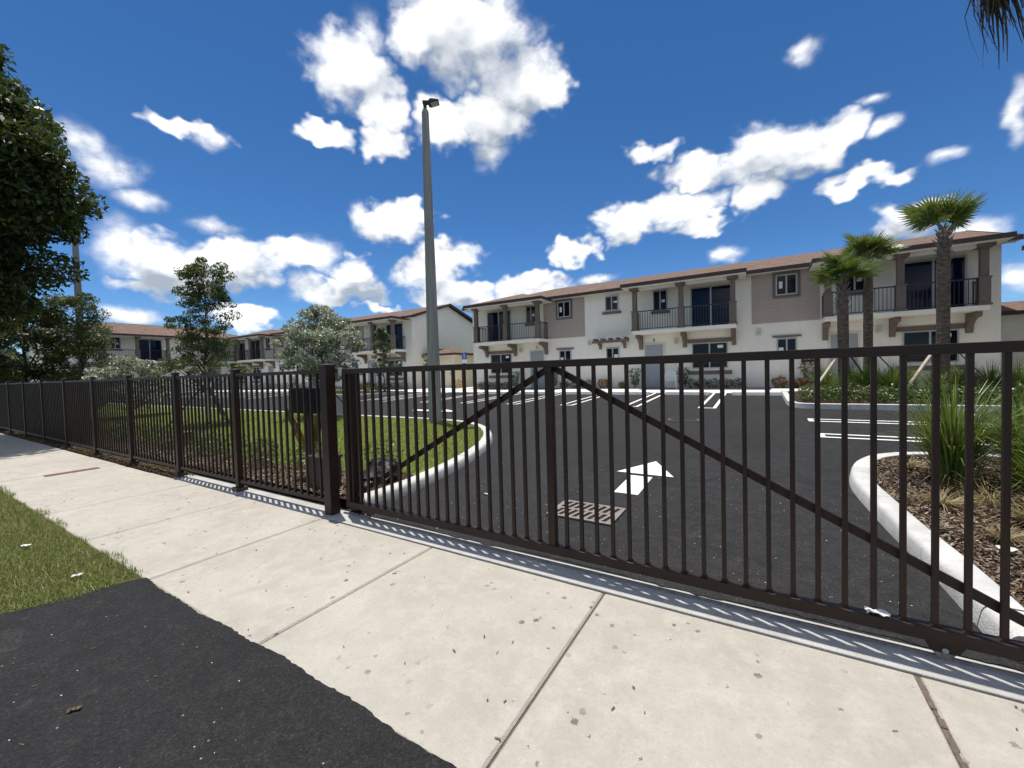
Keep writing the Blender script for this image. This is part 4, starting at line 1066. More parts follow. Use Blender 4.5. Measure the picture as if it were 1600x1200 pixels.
# white garden chair by the door
ch = empty('plastic_chair', (-3.62, 20.62, FL), math.radians(8)); far(ch); tag(ch, 'white plastic armchair beside the door of house number four', 'chair')
MB().box(-0.23, 0.23, -0.22, 0.22, 0.40, 0.43).build('seat', G['plastic_white'], ch, bevel=0.012)
bk = MB()
for i in range(5):
    x = -0.17 + i*0.085; bk.prism([(0.20, 0.42), (0.225, 0.42), (0.315, 0.83), (0.29, 0.83)], 'x', x-0.024, x+0.024)
bk.build('back_slats', G['plastic_white'], ch)
tp = MB(); tp.tube([(-0.24, 0.21, 0.42), (-0.23, 0.27, 0.70), (-0.15, 0.30, 0.84), (0, 0.31, 0.88), (0.15, 0.30, 0.84), (0.23, 0.27, 0.70), (0.24, 0.21, 0.42)], 0.022, 8); tp.build('back_frame', G['plastic_white'], ch)
for sx in (-1, 1):
    MB().tube([(sx*0.25, 0.25, 0.64), (sx*0.28, 0.0, 0.65), (sx*0.27, -0.22, 0.62), (sx*0.26, -0.25, 0.40)], 0.022, 8).build('armrest', G['plastic_white'], ch)
    for yy in (-0.24, 0.24): MB().tube([(sx*0.24, yy*0.9, 0.41), (sx*0.27, yy*1.08, 0.0)], [0.026, 0.02], 8).build('leg', G['plastic_white'], ch)
# condenser units by the gable gap
for i, (x, lab) in enumerate(((-16.9, 'grey condenser unit in the gap between the two houses'),)):
    ac = empty('condenser_unit', (x, 24.2, FL)); far(ac); tag(ac, lab, 'air conditioner')
    MB().box(-0.38, 0.38, -0.38, 0.38, 0.05, 0.85).build('casing', G['ac_grey'], ac, bevel=0.02)
    MB().tube([(0, 0, 0.85), (0, 0, 0.88)], 0.30, 20).build('fan_guard', G['rail_black'], ac)

# far parked van at the left edge
vn = empty('parked_van', (-57, 5.9, 0.0), math.radians(80)); tag(vn, 'white van parked far off at the left edge of the picture', 'van')
MB().prism([(-2.6, 0.45), (2.55, 0.45), (2.6, 1.1), (2.35, 1.35), (1.75, 2.1), (1.3, 2.38), (-2.5, 2.38), (-2.62, 2.2)], 'y', -0.95, 0.95).build('body', G['van_white'], vn, bevel=0.08)
for sx in (-1, 1):
    MB().prism([(0.55, 1.45), (2.08, 1.45), (1.68, 2.02), (0.55, 2.05)], 'y', sx*0.955 - 0.008, sx*0.955 + 0.008).build('side_window', G['glass_tint'], vn)
    for xw in (-1.6, 1.65):
        wl = MB().tube([(xw, sx*0.72, 0.36), (xw, sx*0.97, 0.36)], 0.36, 20).build('wheel', G['rubber'], vn)
        MB().tube([(xw, sx*0.965, 0.36), (xw, sx*0.985, 0.36)], 0.2, 16).build('rim', G['galvanised'], wl)

# ---------------------------------------------------------------- plants
def trunk_path(base, top, n, wob, rs):
    b = np.array(base, float); t_ = np.array(top, float); out = []
    for i in range(n+1):
        f = i/n; p_ = b + (t_-b)*f; p_[:2] += rs.normal(0, wob, 2)*math.sin(f*PI); out.append(tuple(p_))
    return out
def tree(name, label, cat, loc, hgt, crown_z0, prof, leafm, barkm, leaf, nleaf, nclump, clump_r, tr=0.06, seed=1, lean=(0, 0), flat=0.6, group=None, rx=1.0):
    """tapered trunk, limbs that reach every leaf clump, leaves in clumps spread through the crown"""
    global rng
    rs = np.random.default_rng(seed); save = rng; rng = rs
    e_ = empty(name, loc); tag(e_, label, cat, group)
    tp = trunk_path((0, 0, -0.1), (lean[0], lean[1], hgt*0.93), 9, hgt*0.012, rs)
    mb = MB(); mb.tube(tp, [tr*1.25] + [tr*(1-0.85*i/9) for i in range(1, 10)], 9)
    cl = []
    while len(cl) < nclump:
        f = rs.uniform(0, 1)**0.85; a = rs.uniform(0, 2*PI)
        r_ = prof(f)*math.sqrt(rs.uniform(0.06, 1)); z = crown_z0 + f*(hgt-crown_z0)
        cx = np.array([lean[0]*z/hgt + r_*math.cos(a)*rx, lean[1]*z/hgt + r_*math.sin(a), z]); cl.append(cx)
    pts = []; per = nleaf//nclump
    for c_ in cl:
        rr = clump_r*rs.uniform(0.6, 1.25)
        pts.append(c_ + ball(int(per*rs.uniform(0.6, 1.4)), 0.8)*np.array([rr, rr, rr*0.6]))
        zt0 = max(crown_z0*0.75, c_[2] - 0.55*math.hypot(c_[0], c_[1]) - 0.3); f = min(0.98, max(0.05, zt0/(hgt*0.93)))
        i = f*9; j = int(i); q = np.array(tp[j])*(1-(i-j)) + np.array(tp[min(j+1, 9)])*(i-j)
        mid = (q + c_)/2 + np.array([0, 0, 0.06*hgt*rs.uniform(-0.3, 1)*0.4])
        r0 = max(0.006, tr*(1-0.85*f)*0.42)
        mb.tube([tuple(q), tuple(mid), tuple(c_)], [r0, r0*0.6, r0*0.2], 5, cap=False)
    mb.build('trunk', barkm, e_, smooth=True)
    pts = np.concatenate(pts)
    link('crown', np_mesh('crown', leaf_quads(pts, leaf[0], leaf[1], 0.2, flat), 4), leafm, e_)
    rng = save
    return e_
def stakes(parent, base_r, z, n, mat, w=0.045, a0=0.3, name='stake'):
    for k in range(n):
        a = a0 + 2*PI*k/n
        MB().bar((0.06*math.cos(a), 0.06*math.sin(a), z), (base_r*math.cos(a), base_r*math.sin(a), -0.02), w, w).build(name, mat, parent)

# big street tree at the left edge
big = tree('shade_tree', 'big dark shade tree overhanging the left edge of the sidewalk', 'tree', (-19.8, 0.62, 0), 12.4, 3.8,
     lambda f: 3.45*(0.70 + 0.5*math.sin(min(1, f*1.15)*PI*0.62))*(1.0 if f < 0.5 else max(0.12, 1.0 - (f-0.5)*1.35)),
     G['leaf_dark'], G['bark_oak'], (0.21, 0.09), 165000, 540, 0.80, 0.30, seed=11)
tree('garden_tree', 'dark bushy tree behind the fence under the big shade tree', 'tree', (-25.6, 3.95, 0.12), 5.0, 1.5,
     lambda f: 1.9*(1-0.6*abs(f-0.45)), G['leaf_dark'], G['bark_oak'], (0.16, 0.07), 12000, 60, 0.55, 0.09, seed=12)
tree('garden_tree', 'slim dark tree behind the fence before the left house wall', 'tree', (-24.0, 5.25, 0.12), 5.1, 0.8,
     lambda f: 1.05*(1-0.55*abs(f-0.35)), G['leaf_oak'], G['bark_oak'], (0.13, 0.05), 9000, 60, 0.38, 0.06, seed=13)
tt = tree('young_oak', 'tall slender young tree staked on the lawn left of the silver tree', 'tree', (-15.9, 6.4, zg(6.4)+0.1), 5.45, 1.55,
     lambda f: 1.32*(1.0 - 0.42*f)*(0.85 + 0.15*math.sin(f*14+1))*(1 if f < 0.85 else 2.9 - 2.25*f), G['leaf_oak'], G['bark_oak'], (0.11, 0.042), 11500, 135, 0.25, 0.06, seed=24, lean=(0.1, 0.05))
stakes(tt, 1.1, 1.35, 3, G['stake_dark'], 0.05, 0.2); MB().box(0.10, 0.16, -0.08, -0.02, 0.1, 2.0).build('support_post', G['stake_wood'], tt)
sv = tree('silver_tree', 'round silver-leaved tree left of the gate post', 'tree', (-13.27, 8.93, zg(8.93)+0.1), 4.0-0.2, 1.35,
     lambda f: 1.42*math.sqrt(max(0.02, 1-(2*f-0.95)**2)), G['leaf_silver'], G['bark_grey'], (0.13, 0.05), 15000, 130, 0.28, 0.075, seed=25, rx=0.95)
stakes(sv, 1.0, 1.2, 3, G['stake_dark'], 0.045, 0.9)
tree('silver_bush', 'low silver-leaved bush before the left row house', 'bush', (-22.9, 6.4, zg(6.4)+0.1), 2.45, 0.5,
     lambda f: 1.55*math.sqrt(max(0.03, 1-(1.7*f-0.7)**2)), G['leaf_silver'], G['bark_grey'], (0.14, 0.052), 8000, 70, 0.32, 0.05, seed=26, rx=0.9)
tree('silver_bush', 'small silver-leaved bush under the dark trees at far left', 'bush', (-27.6, 5.2, 0.12), 2.1, 0.4,
     lambda f: 0.9*math.sqrt(max(0.03, 1-(1.7*f-0.7)**2)), G['leaf_silver'], G['bark_grey'], (0.14, 0.052), 3000, 30, 0.3, 0.04, seed=27)
tree('slender_tree', 'thin young conical tree before the middle row house', 'tree', (-21.0, 18.5, zg(18.5)+0.1), 4.15, 1.0,
     lambda f: 0.95*(1-0.85*f)+0.05, G['leaf_oak'], G['bark_grey'], (0.13, 0.045), 5200, 60, 0.24, 0.05, seed=28)
tree('slender_tree', 'sparse broad-leaved sapling left of the lamp post before the store', 'tree', (-21.4, 23.3, 0.48), 2.6, 1.5,
     lambda f: 0.6*(1-0.4*f), G['leaf_shrub'], G['bark_grey'], (0.2, 0.09), 420, 16, 0.22, 0.03, seed=29)
# trees beyond the houses at the far left
for i, (x, y, h_) in enumerate(((-62, 6.5, 7.5), (-70, 11, 9))):
    tree('far_tree', ['dark tree far beyond the left end of the fence', 'taller tree far beyond the left row house'][i], 'tree', (x, y, 0), h_, 0.9,
         lambda f: 3.6*(1-0.7*abs(f-0.4)), G['leaf_oak'], G['bark_oak'], (0.4, 0.2), 4500, 60, 1.0, 0.16, seed=40+i, group='trees beyond the houses')

# sabal palms ------------------------------------------------------
def fan_mesh(nl, R, petiole, spread, droop, seed, dead=False):
    """a costapalmate fan: petiole, then leaflets radiating from a curved rib"""
    rs = np.random.default_rng(seed); mb = MB()
    # petiole along +x rising in z = 0 plane
    mb.tube([(0, 0, 0), (petiole*0.5, 0, 0.02), (petiole, 0, 0)], [0.020, 0.014, 0.010], 4, cap=False)
    for i in range(nl):
        u = i/(nl-1)*2-1
        a = u*spread; s_ = 0.24*(1-abs(u))*R
        ln = R*(1.0-0.28*abs(u)**2.2)*rs.uniform(0.93, 1.05) - s_*0.4
        o_ = Vector((petiole + s_, 0, -0.35*s_*droop))
        d = Vector((math.cos(a), math.sin(a), 0)); sd = Vector((-math.sin(a), math.cos(a), 0))
        cup = 0.10*abs(u)
        prev = None; w0 = 0.006
        segs = [(0.0, 0.006), (0.35, 0.034), (0.62, 0.026), (1.0, 0.001)]
        rows = []
        jit = rs.uniform(-0.05, 0.05)
        for (f, w) in segs:
            z = cup*f*ln + jit*f*ln - droop*(f**2.2)*0.34*ln*(1.0 if not dead else 1.3)
            c_ = o_ + d*(ln*f*(1-0.12*droop*f)) + Vector((0, 0, z)); rows.append((c_ - sd*w, c_ + sd*w + Vector((0, 0, w*0.8))))
        for (a0, a1), (b0, b1) in zip(rows[:-1], rows[1:]): mb.quad(a0, a1, b1, b0)
    return mb.mesh('frond')
FANS = [fan_mesh(30, 0.88, 0.42, math.radians(112), 0.30, 51), fan_mesh(30, 0.94, 0.50, math.radians(105), 0.5, 52), fan_mesh(28, 0.82, 0.36, math.radians(118), 0.18, 53)]
DEADF = [fan_mesh(26, 0.95, 0.7, math.radians(60), 2.0, 54, True)]
def palm(name, label, loc, hgt, tr, seed, nfr=15, boots=1.2, up=0.0, group='cabbage palms', sc_=1.0):
    rs = np.random.default_rng(seed)
    e_ = empty(name, loc); tag(e_, label, 'palm tree', group)
    ln = (rs.uniform(-0.12, 0.12), rs.uniform(-0.05, 0.05))
    path = [(ln[0]*(i/10)**2, ln[1]*(i/10)**2, -0.1 + (hgt+0.1)*i/10) for i in range(11)]
    rad = [tr*1.12, tr*1.02] + [tr*(1 + 0.05*rs.uniform(-1, 1)) for _ in range(6)] + [tr*0.98, tr*0.85, tr*0.55]
    MB().tube(path, rad, 14).build('trunk', G['bark_palm'], e_, smooth=True)
    bt = MB(); nb = int(34*boots)
    for k in range(nb):
        f = k/nb; z = hgt - boots*(1-f)*1.0; a = k*2.399 + rs.uniform(-0.2, 0.2)
        l_ = rs.uniform(0.18, 0.30); rr = tr*0.92
        c_, s_ = math.cos(a), math.sin(a); cx = ln[0]*(z/hgt)**2
        p0 = Vector((cx + c_*rr*0.8, s_*rr*0.8, z)); p1 = p0 + Vector((c_*l_*0.5, s_*l_*0.5, l_*0.8)); sd = Vector((-s_, c_, 0))
        bt.add([p0-sd*0.06, p0+sd*0.06, p1+sd*0.02, p1-sd*0.02, p0-sd*0.05-Vector((c_, s_, 0))*0.03+Vector((0,0,0.05)), p0+sd*0.05-Vector((c_, s_, 0))*0.03+Vector((0,0,0.05))], [(0,1,2,3), (4,5,2,3), (0,4,3), (1,5,2)])
    bt.build('leaf_boots', G['palm_boot'], e_)
    for k in range(nfr):
        f = (k+0.5)/nfr; a = k*2.399 + rs.uniform(-0.25, 0.25)
        el_ = math.radians(84 - 108*f + rs.uniform(-8, 8))*(1-up) + up*1.0
        o = link('frond', FANS[k % 3], G['palm_green'], e_)
        o.location = (ln[0], ln[1], hgt - 0.02); s_ = rs.uniform(0.88, 1.08)*sc_; o.scale = (s_, s_, s_)
        o.rotation_mode = 'QUATERNION'
        o.rotation_quaternion = (Matrix.Rotation(a, 3, 'Z') @ Matrix.Rotation(-el_, 3, 'Y') @ Matrix.Rotation(rs.uniform(-0.9, 0.9), 3, 'X')).to_quaternion()
    return e_
def prop(parent, x, y, z, mat='stake_wood', w=0.09):
    l_ = math.hypot(x, y)
    MB().bar((x/l_*0.16, y/l_*0.16, z), (x, y, 0.0), w, w*0.5).build('timber_prop', G[mat], parent)
p1 = palm('cabbage_palm', 'shortest of the three propped palms, standing leftmost', (2.52, 18.0, zg(18)+0.1), 4.10, 0.152, 61, 21, 1.2, up=0.20, sc_=0.76)
p2 = palm('cabbage_palm', 'propped palm in the middle, close behind the shortest', (3.34, 19.0, zg(19)+0.1), 4.80, 0.132, 62, 16, 0.55, up=0.34, sc_=0.78)
p3 = palm('cabbage_palm', 'tallest propped palm, right of the other two', (4.83, 17.5, zg(17.5)+0.1), 5.10, 0.158, 63, 9, 1.0, up=0.72, sc_=0.90)
prop(p1, -1.05, -0.9, 1.45); prop(p1, 1.0, 0.5, 1.45, 'stake_dark', 0.06); prop(p2, 0.15, -1.25, 1.5, 'stake_wood'); prop(p2, 1.1, -0.5, 1.5, 'stake_dark', 0.06)
prop(p3, -1.15, -0.75, 1.6); prop(p3, 1.2, -0.3, 1.6, 'stake_dark', 0.06); prop(p3, 0.2, 1.2, 1.6, 'stake_dark', 0.06)
# the near palm stands just outside the frame; one dead frond hangs into the picture
np_ = palm('cabbage_palm', 'near palm whose dead brown frond hangs in at the top right', (3.02, 6.45, zg(6.45)+0.1), 7.9, 0.16, 64, 14, 1.2, up=0.25)
df = MB(); rs = np.random.default_rng(9)
top = Vector((-0.12, -0.1, 7.75)); mid_ = Vector((-0.72, -0.12, 6.9)); hub = Vector((-0.93, -0.12, 5.72))
df.tube([top, (top+mid_)/2 + Vector((-0.10, 0, 0.12)), mid_, hub], [0.022, 0.018, 0.015, 0.012], 5)
for i in range(150):
    a = rs.uniform(0, 2*PI); sp_ = rs.uniform(0.02, 0.24); ln = rs.uniform(0.6, 1.16)
    st = hub + Vector((rs.uniform(-0.05, 0.05), rs.uniform(-0.05, 0.05), rs.uniform(-0.05, 0.45)))
    d0 = Vector((math.cos(a)*sp_, math.sin(a)*sp_, 0)); tw = Vector((-math.sin(a), math.cos(a), 0))
    pv = None
    for f in (0, 0.25, 0.5, 0.75, 1.0):
        c_ = st + d0*math.sin(min(1, f*1.5)*PI*0.55) + Vector((0.03*math.sin(f*6+a*3) + 0.13*f, 0.03*math.cos(f*5+a*2), -ln*f)); w = 0.017*(1-f*0.85)
        q = (c_ - tw*w, c_ + tw*w)
        if pv: df.quad(pv[0], pv[1], q[1], q[0])
        pv = q
df.build('dead_frond', G['palm_dead'], np_)

# tall grasses -----------------------------------------------------
def grass_mesh(n, ln, lean, width, seed, nseg=4, upright=0.5):
    rs = np.random.default_rng(seed); V = []
    a = rs.uniform(0, 2*PI, n); r0 = np.abs(rs.normal(0, 0.07, n)); L_ = ln*rs.uniform(0.55, 1.1, n); le = np.clip(rs.normal(lean, 0.22, n), 0.08, 1.3)
    cx, sx_ = np.cos(a), np.sin(a)
    rows = []
    for k in range(nseg+1):
        f = k/nseg
        out = r0 + L_*(le*f**1.6*0.75); z = L_*(f*(1-0.25*le) - 0.42*le*f**3)
        aa = a + 0.15*f*rs.normal(0, 1, 1)
        w = width*(1-f**1.5)*rs.uniform(0.9, 1.1, n) + 0.0008
        c_ = np.stack([out*cx, out*sx_, np.maximum(z, 0.0)], 1); s_ = np.stack([-sx_, cx, 0.25*np.ones(n)], 1)*w[:, None]
        rows.append((c_-s_, c_+s_))
    mb_v = np.concatenate([np.stack([rows[k][0], rows[k][1]], 1) for k in range(nseg+1)], 1)   # n,(nseg+1)*2,3
    m_ = (nseg+1)*2; v = mb_v.reshape(-1, 3)
    f = []
    for i in range(n):
        b = i*m_
        for k in range(nseg): f.append((b+2*k, b+2*k+1, b+2*k+3, b+2*k+2))
    me = bpy.data.meshes.new('grass_clump'); me.from_pydata(v.tolist(), [], f); return me
GR = [grass_mesh(420, 1.38, 0.50, 0.0105, 71, 5), grass_mesh(360, 1.25, 0.58, 0.0105, 72, 5), grass_mesh(340, 1.42, 0.46, 0.011, 73, 5)]
ST = grass_mesh(130, 0.62, 0.95, 0.0045, 74)
def clump(label, x, y, s_, k, z=None, group='fountain grass clumps in the palm bed', straw=0):
    e_ = empty('grass_clump', (x, y, zg(y)+0.10 if z is None else z), random.uniform(0, 6)); tag(e_, label, 'ornamental grass', group)
    e_.scale = (s_, s_, s_)
    link('blades', GR[k % 3], G['grass_tall'], e_)
    if straw: o = link('dry_blades', ST, G['grass_straw'], e_); o.scale = (straw, straw, straw*0.8)
    return e_
clump('big green grass clump nearest the gate in the right island', 1.98, 6.85, 1.14, 0, group='grass clumps in the gate island', straw=1.0)
clump('green grass clump right of the nearest one, at the picture edge', 2.66, 6.85, 1.14, 1, group='grass clumps in the gate island', straw=1.0)
clump('green grass clump behind the edge clump of the right island', 2.75, 7.45, 0.95, 2, group='grass clumps in the gate island', straw=0.8)
clump('shorter green grass clump close to the near palm trunk', 2.45, 6.15, 0.8, 1, group='grass clumps in the gate island', straw=1.1)
clump('green grass clump at the back kerb of the right island', 3.0, 8.0, 0.9, 2, group='grass clumps in the gate island', straw=0.8)
dry = empty('grass_clump', (2.15, 5.55, 0.11)); tag(dry, 'dry straw-coloured grass clump on the mulch behind the gate', 'ornamental grass', 'grass clumps in the gate island')
link('dry_blades', ST, G['grass_straw'], dry); dry.scale = (1.1, 1.1, 0.75)
for k, (x, y, lab) in enumerate(((1.75, 5.0, 'dry grass tuft nearest the kerb behind the gate'), (1.72, 7.45, 'dry grass tuft at the tip of the right island'), (2.35, 4.75, 'dry grass tuft at the right edge low behind the gate'), (1.62, 5.9, 'small dry grass tuft beside the island kerb'))):
    d3 = copy_tree(dry); d3.location = (x, y, zg(y)+0.10); d3.rotation_euler = (0, 0, 1.3*k); q_ = 0.6 + 0.12*k; d3.scale = (q_, q_, 0.45); d3['label'] = lab
d2 = copy_tree(dry); d2.location = (2.05, 6.15, 0.12); d2.rotation_euler = (0, 0, 2); d2['label'] = 'flattened dry grass clump in front of the big green clump'
spots = [(2.0, 18.3), (2.35, 17.1), (2.75, 18.6), (3.0, 17.4), (3.5, 18.2), (3.6, 17.05), (4.05, 17.7), (4.2, 18.7), (4.55, 16.95), (5.2, 17.1), (5.3, 18.3), (5.85, 17.6), (6.2, 16.95), (6.5, 18.2), (6.95, 17.4), (7.5, 18.0)]
for i, (x, y) in enumerate(spots):
    clump('green fountain grass clump by the palms, %s from the left' % ORD[sorted(q[0]/q[1] for q in spots).index(x/y)], x, y, random.uniform(0.88, 1.06), i)
# low hedge plants in front of the palms
def shrub(name, label, cat, x, y, z, w, h_, leafm, n, leaf, seed, shape='dome', group=None, stem=True):
    global rng
    save = rng; rng = np.random.default_rng(seed)
    e_ = empty(name, (x, y, z)); tag(e_, label, cat, group)
    p_ = ball(n, 0.55)
    if shape == 'vase':
        f = rng.uniform(0, 1, n); r_ = (0.22 + 0.30*np.sqrt(f))*w*np.sqrt(rng.uniform(0.25, 1, n)); a = rng.uniform(0, 2*PI, n)
        p_ = np.stack([r_*np.cos(a), r_*np.sin(a), h_*(0.18 + 0.82*f)], 1)
    else:
        p_ = p_*np.array([w/2, w/2, h_/2]); p_[:, 2] += h_*0.52
        p_ += rng.normal(0, 0.03*w, (n, 3)); p_[:, 2] = np.abs(p_[:, 2])
    link('foliage', np_mesh('foliage', leaf_quads(p_, leaf[0], leaf[1], 0.5, 0.4), 4), leafm, e_)
    if stem:
        mb = MB()
        for k in range(4):
            a = rng.uniform(0, 6.28); mb.tube([(0.02*math.cos(a), 0.02*math.sin(a), -0.05), (w*0.2*math.cos(a), w*0.2*math.sin(a), h_*0.7)], [0.012, 0.005], 5)
        mb.build('stem', G['bark_grey'], e_)
    rng = save
    return e_
for i in range(22):
    x = 1.5 + (i % 11)*0.56 + random.uniform(-0.1, 0.1); y = 15.75 + (i//11)*0.62 + random.uniform(-0.08, 0.08) + 0.01*i
    shrub('hedge_plant', 'low hedge plant, %s from the left in the %s row of the palm bed' % (ORD[i % 11], 'back' if i//11 else 'front'), 'shrub', x, y, zg(y)+0.1, 0.78, random.uniform(0.42, 0.55), G['leaf_shrub'], 300, (0.085, 0.045), 200+i, group='low hedge plants along the palm bed', stem=False)
for i in range(14):
    x = -26.5 + (i % 7)*0.9; y = 17.5 + (i//7)*0.9
    shrub('hedge_plant', 'low leafy plant, %s from the left in the %s row round the slender tree' % (ORD[i % 7], 'back' if i//7 else 'front'), 'shrub', x, y, zg(y)+0.1, 0.85, 0.42, G['leaf_shrub'], 160, (0.11, 0.055), 240+i, group='low plants in the tree bed', stem=False)
# facade planting
def fac(kind, x, lab, w=0.6, h_=0.5, y=21.22):
    z = 0.49; x *= KF; y *= KF; w *= KF; h_ *= KF
    if kind == 'topiary': shrub('vase_shrub', lab, 'shrub', x, y, z, w, h_, G['leaf_shrub'], 420, (0.10, 0.05), int(abs(x*91))+1, 'vase', 'upright shrubs by the doors')
    elif kind == 'croton': shrub('croton', lab, 'shrub', x, y, z, w, h_, G['leaf_croton'], 200, (0.16, 0.05), int(abs(x*77))+2, group='crotons along the house walls', stem=False)
    elif kind == 'yellow': shrub('croton', lab, 'shrub', x, y, z, w, h_, G['leaf_yellow'], 170, (0.16, 0.05), int(abs(x*53))+3, group='crotons along the house walls', stem=False)
    elif kind == 'bronze': shrub('bronze_shrub', lab, 'shrub', x, y, z, w, h_, G['leaf_bronze'], 150, (0.30, 0.06), int(abs(x*37))+4, 'vase', stem=True)
    else: shrub('low_shrub', lab, 'shrub', x, y, z, w, h_, G['leaf_bronze'] if kind == 'dark' else G['leaf_shrub'], 200, (0.10, 0.05), int(abs(x*61))+5, group='low shrubs along the house walls', stem=False)
fac('croton', -16.9, 'orange croton at the foot of the parking sign', 0.95, 0.62, 21.0)
fac('topiary', -12.66, 'upright vase-shaped shrub left of door number five', 0.66, 1.05)
fac('topiary', -10.1, 'upright vase-shaped shrub right of door number five', 0.7, 0.95)
fac('topiary', -5.45, 'upright vase-shaped shrub left of door number four', 0.62, 1.02)
fac('topiary', -3.15, 'upright vase-shaped shrub right of the white chair', 0.6, 1.0)
fac('yellow', -7.95, 'yellow croton below the pergola at the house wall', 0.6, 0.5)
fac('croton', -7.1, 'reddish croton right of the yellow one below the pergola', 0.7, 0.5)
fac('yellow', -6.1, 'small yellow croton between pergola and door four', 0.4, 0.34)
fac('croton', 0.78, 'bright orange croton below the small window', 0.62, 0.5)
fac('croton', 1.45, 'dull red croton next to the bronze shrub', 0.6, 0.42)
fac('bronze', 1.86, 'tall bronze shrub at the corner of the palm bed', 0.75, 1.25)
for i, x in enumerate((-15.1, -14.5, -13.9, -13.3)): fac('dark', x, 'low dark bronze shrub under the window of house five, %s from left' % ORD[i], 0.6, 0.42)
for i, x in enumerate((-9.4, -8.8)): fac('low', x, 'low green shrub between house five and the pergola, %s from left' % ORD[i], 0.6, 0.42)
for i, x in enumerate((-2.8, -2.3, -1.8, -1.3, -0.8)): fac('dark' if i % 2 else 'low', x, ('low bronze' if i % 2 else 'low green') + ' shrub under the window of house four, %s from left' % ORD[i], 0.62, 0.46)
for i in range(8): fac('croton' if i % 3 else 'low', -22.2 - i*0.85, ('low croton' if i % 3 else 'low green shrub') + ' by the middle house, %s from the right' % ORD[i], 0.8, 0.5)
for i in range(8): fac('dark' if i % 2 else 'low', -31 - i*1.6, ('low bronze' if i % 2 else 'low green') + ' shrub along the far house wall, %s from the right' % ORD[i], 0.9, 0.6)
fac('topiary', -27.6, 'upright vase-shaped shrub by the middle house door', 0.7, 1.1); fac('topiary', -36.0, 'upright vase-shaped shrub by the far middle door', 0.75, 1.2)

# small-leaved bushes in the bed behind the fence
bp = [(-5.35, 4.62, 0.62, 0.50)] + [(-5.95 - 0.62*i - 0.02*i*i, 3.92 + 0.22*math.sin(i*2.4), 0.58 + 0.10*math.sin(i*1.7), 0.44 + 0.06*math.cos(i*2.9)) for i in range(15)]
for i, (x, y, w, h_) in enumerate(bp):
    shrub('bed_bush', 'small loose bush at the kerb end behind the gate diagonal' if i == 0 else 'small loose bush behind the fence, %s from the gate post' % ORD[i-1], 'bush', x, y, 0.12, w, h_, G['leaf_shrub'], 340, (0.055, 0.028), 300+i, group=None if i == 0 else 'bushes in the fence bed')
# broad-leaved yellowing plant beside the operator box
yl = empty('broadleaf_plant', (-6.75, 4.3, 0.12)); tag(yl, 'broad-leaved plant with yellowing brown leaves below the operator box', 'plant')
def big_leaf(pts, w, mat, seed):
    rs = np.random.default_rng(seed); mb = MB(); n = 10; rows = []
    P_ = [Vector(p_) for p_ in pts]
    def bez(f): return (1-f)**2*P_[0] + 2*f*(1-f)*P_[1] + f*f*P_[2]
    for i in range(n+1):
        f = i/n; c_ = bez(f); t_ = (bez(min(1, f+0.02)) - bez(max(0, f-0.02))).normalized(); s_ = t_.cross(Vector((0.25, 0.95, 0.2))).normalized()
        ww = 1.9*w*math.sin(min(1, f*0.93+0.07)*PI)**0.7*0.5*(1 + 0.08*math.sin(7*f+seed)); up_ = t_.cross(s_)
        rows.append((c_ - s_*ww + up_*ww*0.35, c_, c_ + s_*ww + up_*ww*0.35))
    for r0, r1 in zip(rows[:-1], rows[1:]):
        mb.quad(r0[0], r0[1], r1[1], r1[0]); mb.quad(r0[1], r0[2], r1[2], r1[1])
    mb.tube([bez(i/6) for i in range(7)], [0.012*(1-0.12*i) for i in range(7)], 5)
    mb.build('leaf', mat, yl, smooth=True)
big_leaf([(0.0, 0, 0.05), (-0.42, 0.0, 0.55), (-0.95, 0.05, 1.15)], 0.17, G['leaf_bronze'], 1)
big_leaf([(0.02, 0, 0.05), (-0.15, -0.05, 0.5), (-0.55, 0, 0.82)], 0.22, G['leaf_yellow'], 2)
big_leaf([(0.02, 0, 0.03), (0.10, -0.06, 0.40), (0.16, -0.10, 0.78)], 0.24, G['leaf_yellow'], 3)
big_leaf([(0.05, 0, 0.03), (0.15, 0.05, 0.6), (0.32, 0.0, 1.0)], 0.16, G['leaf_bronze'], 4)
big_leaf([(0.0, 0, 0.03), (-0.1, 0.1, 0.6), (-0.22, 0.12, 0.98)], 0.16, G['leaf_yellow'], 5)

# ---------------------------------------------------------------- lawn, mulch, litter (uncountable)
def blades(n, xr, yr, h_, w, dz, keep=None, tilt=0.5, dens=None):
    x = rng.uniform(xr[0], xr[1], n); y = rng.uniform(yr[0], yr[1], n)
    if dens is not None:
        k_ = rng.uniform(0, 1, n) < dens(x, y); x, y = x[k_], y[k_]
    if keep is not None:
        k_ = keep(x, y); x, y = x[k_], y[k_]
    n = len(x); a = rng.uniform(0, 2*PI, n); hh_ = h_*rng.uniform(0.45, 1.3, n); t_ = np.abs(rng.normal(0, tilt, n))
    z = np.where(y < 5, 0, np.minimum((y-5)*0.032, 0.48)) + dz
    b_ = np.stack([x, y, z], 1); s_ = np.stack([np.cos(a), np.sin(a), 0*a], 1)*(w*rng.uniform(0.7, 1.3, n))[:, None]
    d_ = np.stack([-np.sin(a)*t_, np.cos(a)*t_, np.ones(n)], 1); d_ = unit(d_)*hh_[:, None]
    return np.stack([b_-s_, b_+s_, b_+d_], 1).reshape(-1, 3)
from math import isfinite
lix = np.array([q for q in li if q[1] > 3.6])
def in_lawn(x, y):
    # right boundary of the lawn from its kerb line
    yy = lix[:, 1]; xx = lix[:, 0]
    o_ = np.argsort(yy); xb = np.interp(y, yy[o_], xx[o_])
    return (x < xb - 0.0) & (y < 9.25) & (y > 3.88 + 0.08*np.sin(x*3.1) + np.clip(x + 6.2, 0, 2)*0.45)
